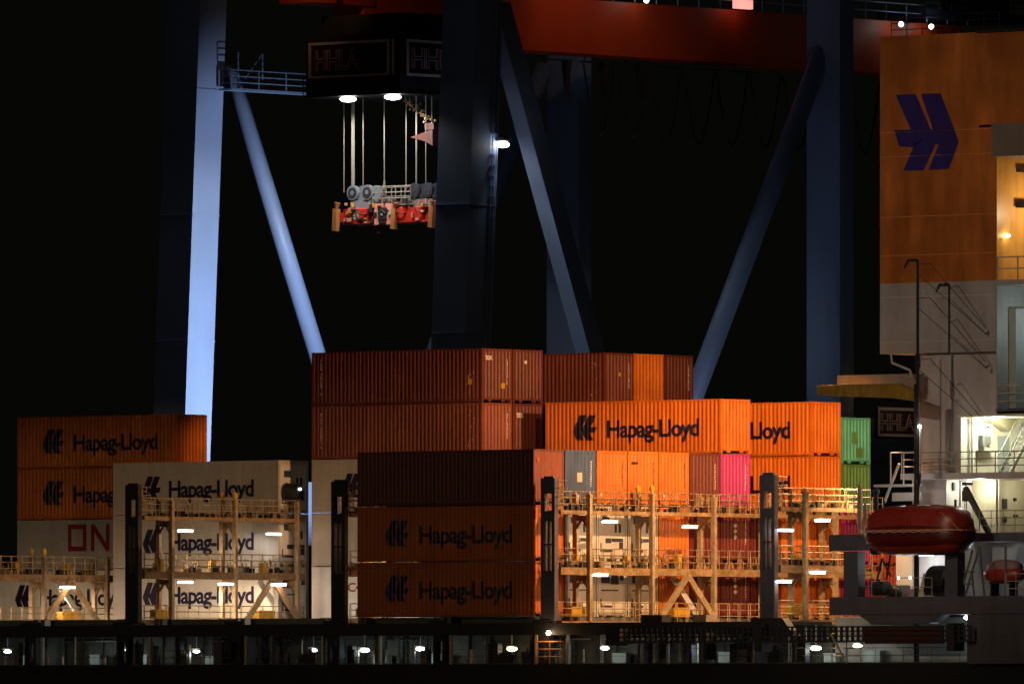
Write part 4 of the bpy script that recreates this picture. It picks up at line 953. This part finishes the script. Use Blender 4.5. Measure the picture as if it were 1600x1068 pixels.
for k_ in range(6):
    x = rz.uniform(-3, 3); s_.path([(x+t*.25, -.6-.1*math.sin(t), .6-.5*math.sin(PI*t/6)) for t in range(7)], .03, 5)
s_.build('hose', BLACK, spd)
s_ = MB(); s_.box(-2.6, -2.1, -.565, -.555, -.15, .25); s_.build('plate', WHITEC, spd)
s_ = MB(); s_.box(-2.9, -1.3, -.3, .7, .5, 1.0); s_.build('headblock_base', paint('grey blue steel', (.22, .27, .35), .4, .3), spd)
for x0, mt in ((-2.75, 'grey blue steel'), (-1.6, 'grey blue steel'), (2.1, 'dark sheave'), (3.1, 'dark sheave')):
    s_ = MB(); s_.tube((x0, -.35, 1.45), (x0, -.15, 1.45), .44, 20); s_.tube((x0, -.38, 1.45), (x0, -.12, 1.45), .14, 10); s_.tube((x0, .45, 1.45), (x0, .65, 1.45), .44, 20)
    sc = MB(); sc.tube((x0, -.37, 1.45), (x0, -.352, 1.45), .33, 16)
    sc.build('sheave_web', HOODM, spd)
    s_.build('sheave', paint('dark sheave', (.04, .05, .09), .4, .2) if mt == 'dark sheave' else MATS['grey blue steel'], spd)
s_ = MB(); s_.rail((-1.1, -.4, .7), (1.9, -.4, .7), h=1.05, step=.75, r=.035, rails=3); s_.rail((-1.1, .8, .7), (1.9, .8, .7), h=1.05, step=.75, r=.03, rails=2); s_.box(-1.2, 2.1, -.45, .85, .62, .7); s_.box(1.9, 3.5, -.3, .7, .5, .95)
for k_ in range(6): s_.box(-1+k_*.5, -.75+k_*.5, -.3, .2, .7, random.uniform(.85, 1.2))
s_.build('headblock_frame', CABLE, spd)
topz = zt0-spz-.1
for px, w_ in ((541, .045), (555, .14), (571, .045), (604, .05), (638, .045), (654, .06), (669, .045)):
    x = U(px, vt+3)-su; s_ = MB(); s_.tube((x, -.2, 1.5), (x, -.2, topz), w_*.8, 6)
    if px == 604: s_.tube((x, -.2, 1.4), (x, -.2, 2.1), .12, 8, .06); s_.tube((x, -.2, .7), (x, -.2, 1.5), .1, 8)
    s_.build('hoist_rope', CABLE, spd)
s_ = MB(); s_.tube((-.8, -.4, -.45), (-.5, -.4, -1.0), .15, 8); s_.build('hanging_cable', MAROON, spd)
s_ = MB(); rd = random.Random(5)
for k_ in range(60):
    t = k_/59; px = 628+t*45+rd.uniform(-4, 6); py = 146+t*46+rd.uniform(-8, 4); x = U(px, vt+3)-tu1; z_ = Z(py, tu1, vt+3)-zt0
    s_.ball((x, 3+rd.uniform(-.3, .3), z_), rd.uniform(.05, .1), 4)
s_.build('energy_chain', paint('brass chain', (.6, .42, .22), .35, .3, metal=.4), tl)
s_ = MB(); x = U(665, vt+3)-tu1; z_ = Z(216, tu1, vt+3)-zt0; s_.prism([(x-.95, z_+.1), (x+.8, z_+.5), (x+.8, z_-.45), (x+.1, z_-.15)], 2.7, 3.5); s_.box(x+.1, x+.8, 2.8, 3.4, z_+.5, z_+.9); s_.build('cable_basket', paint('dull red basket', (.06, .006, .004), .6, .3), tl)
s_ = MB(); s_.tube((x+.4, 3.1, z_+.9), (x+.4, 3.1, 0), .04, 6); s_.build('basket_rope', CABLE, tl)
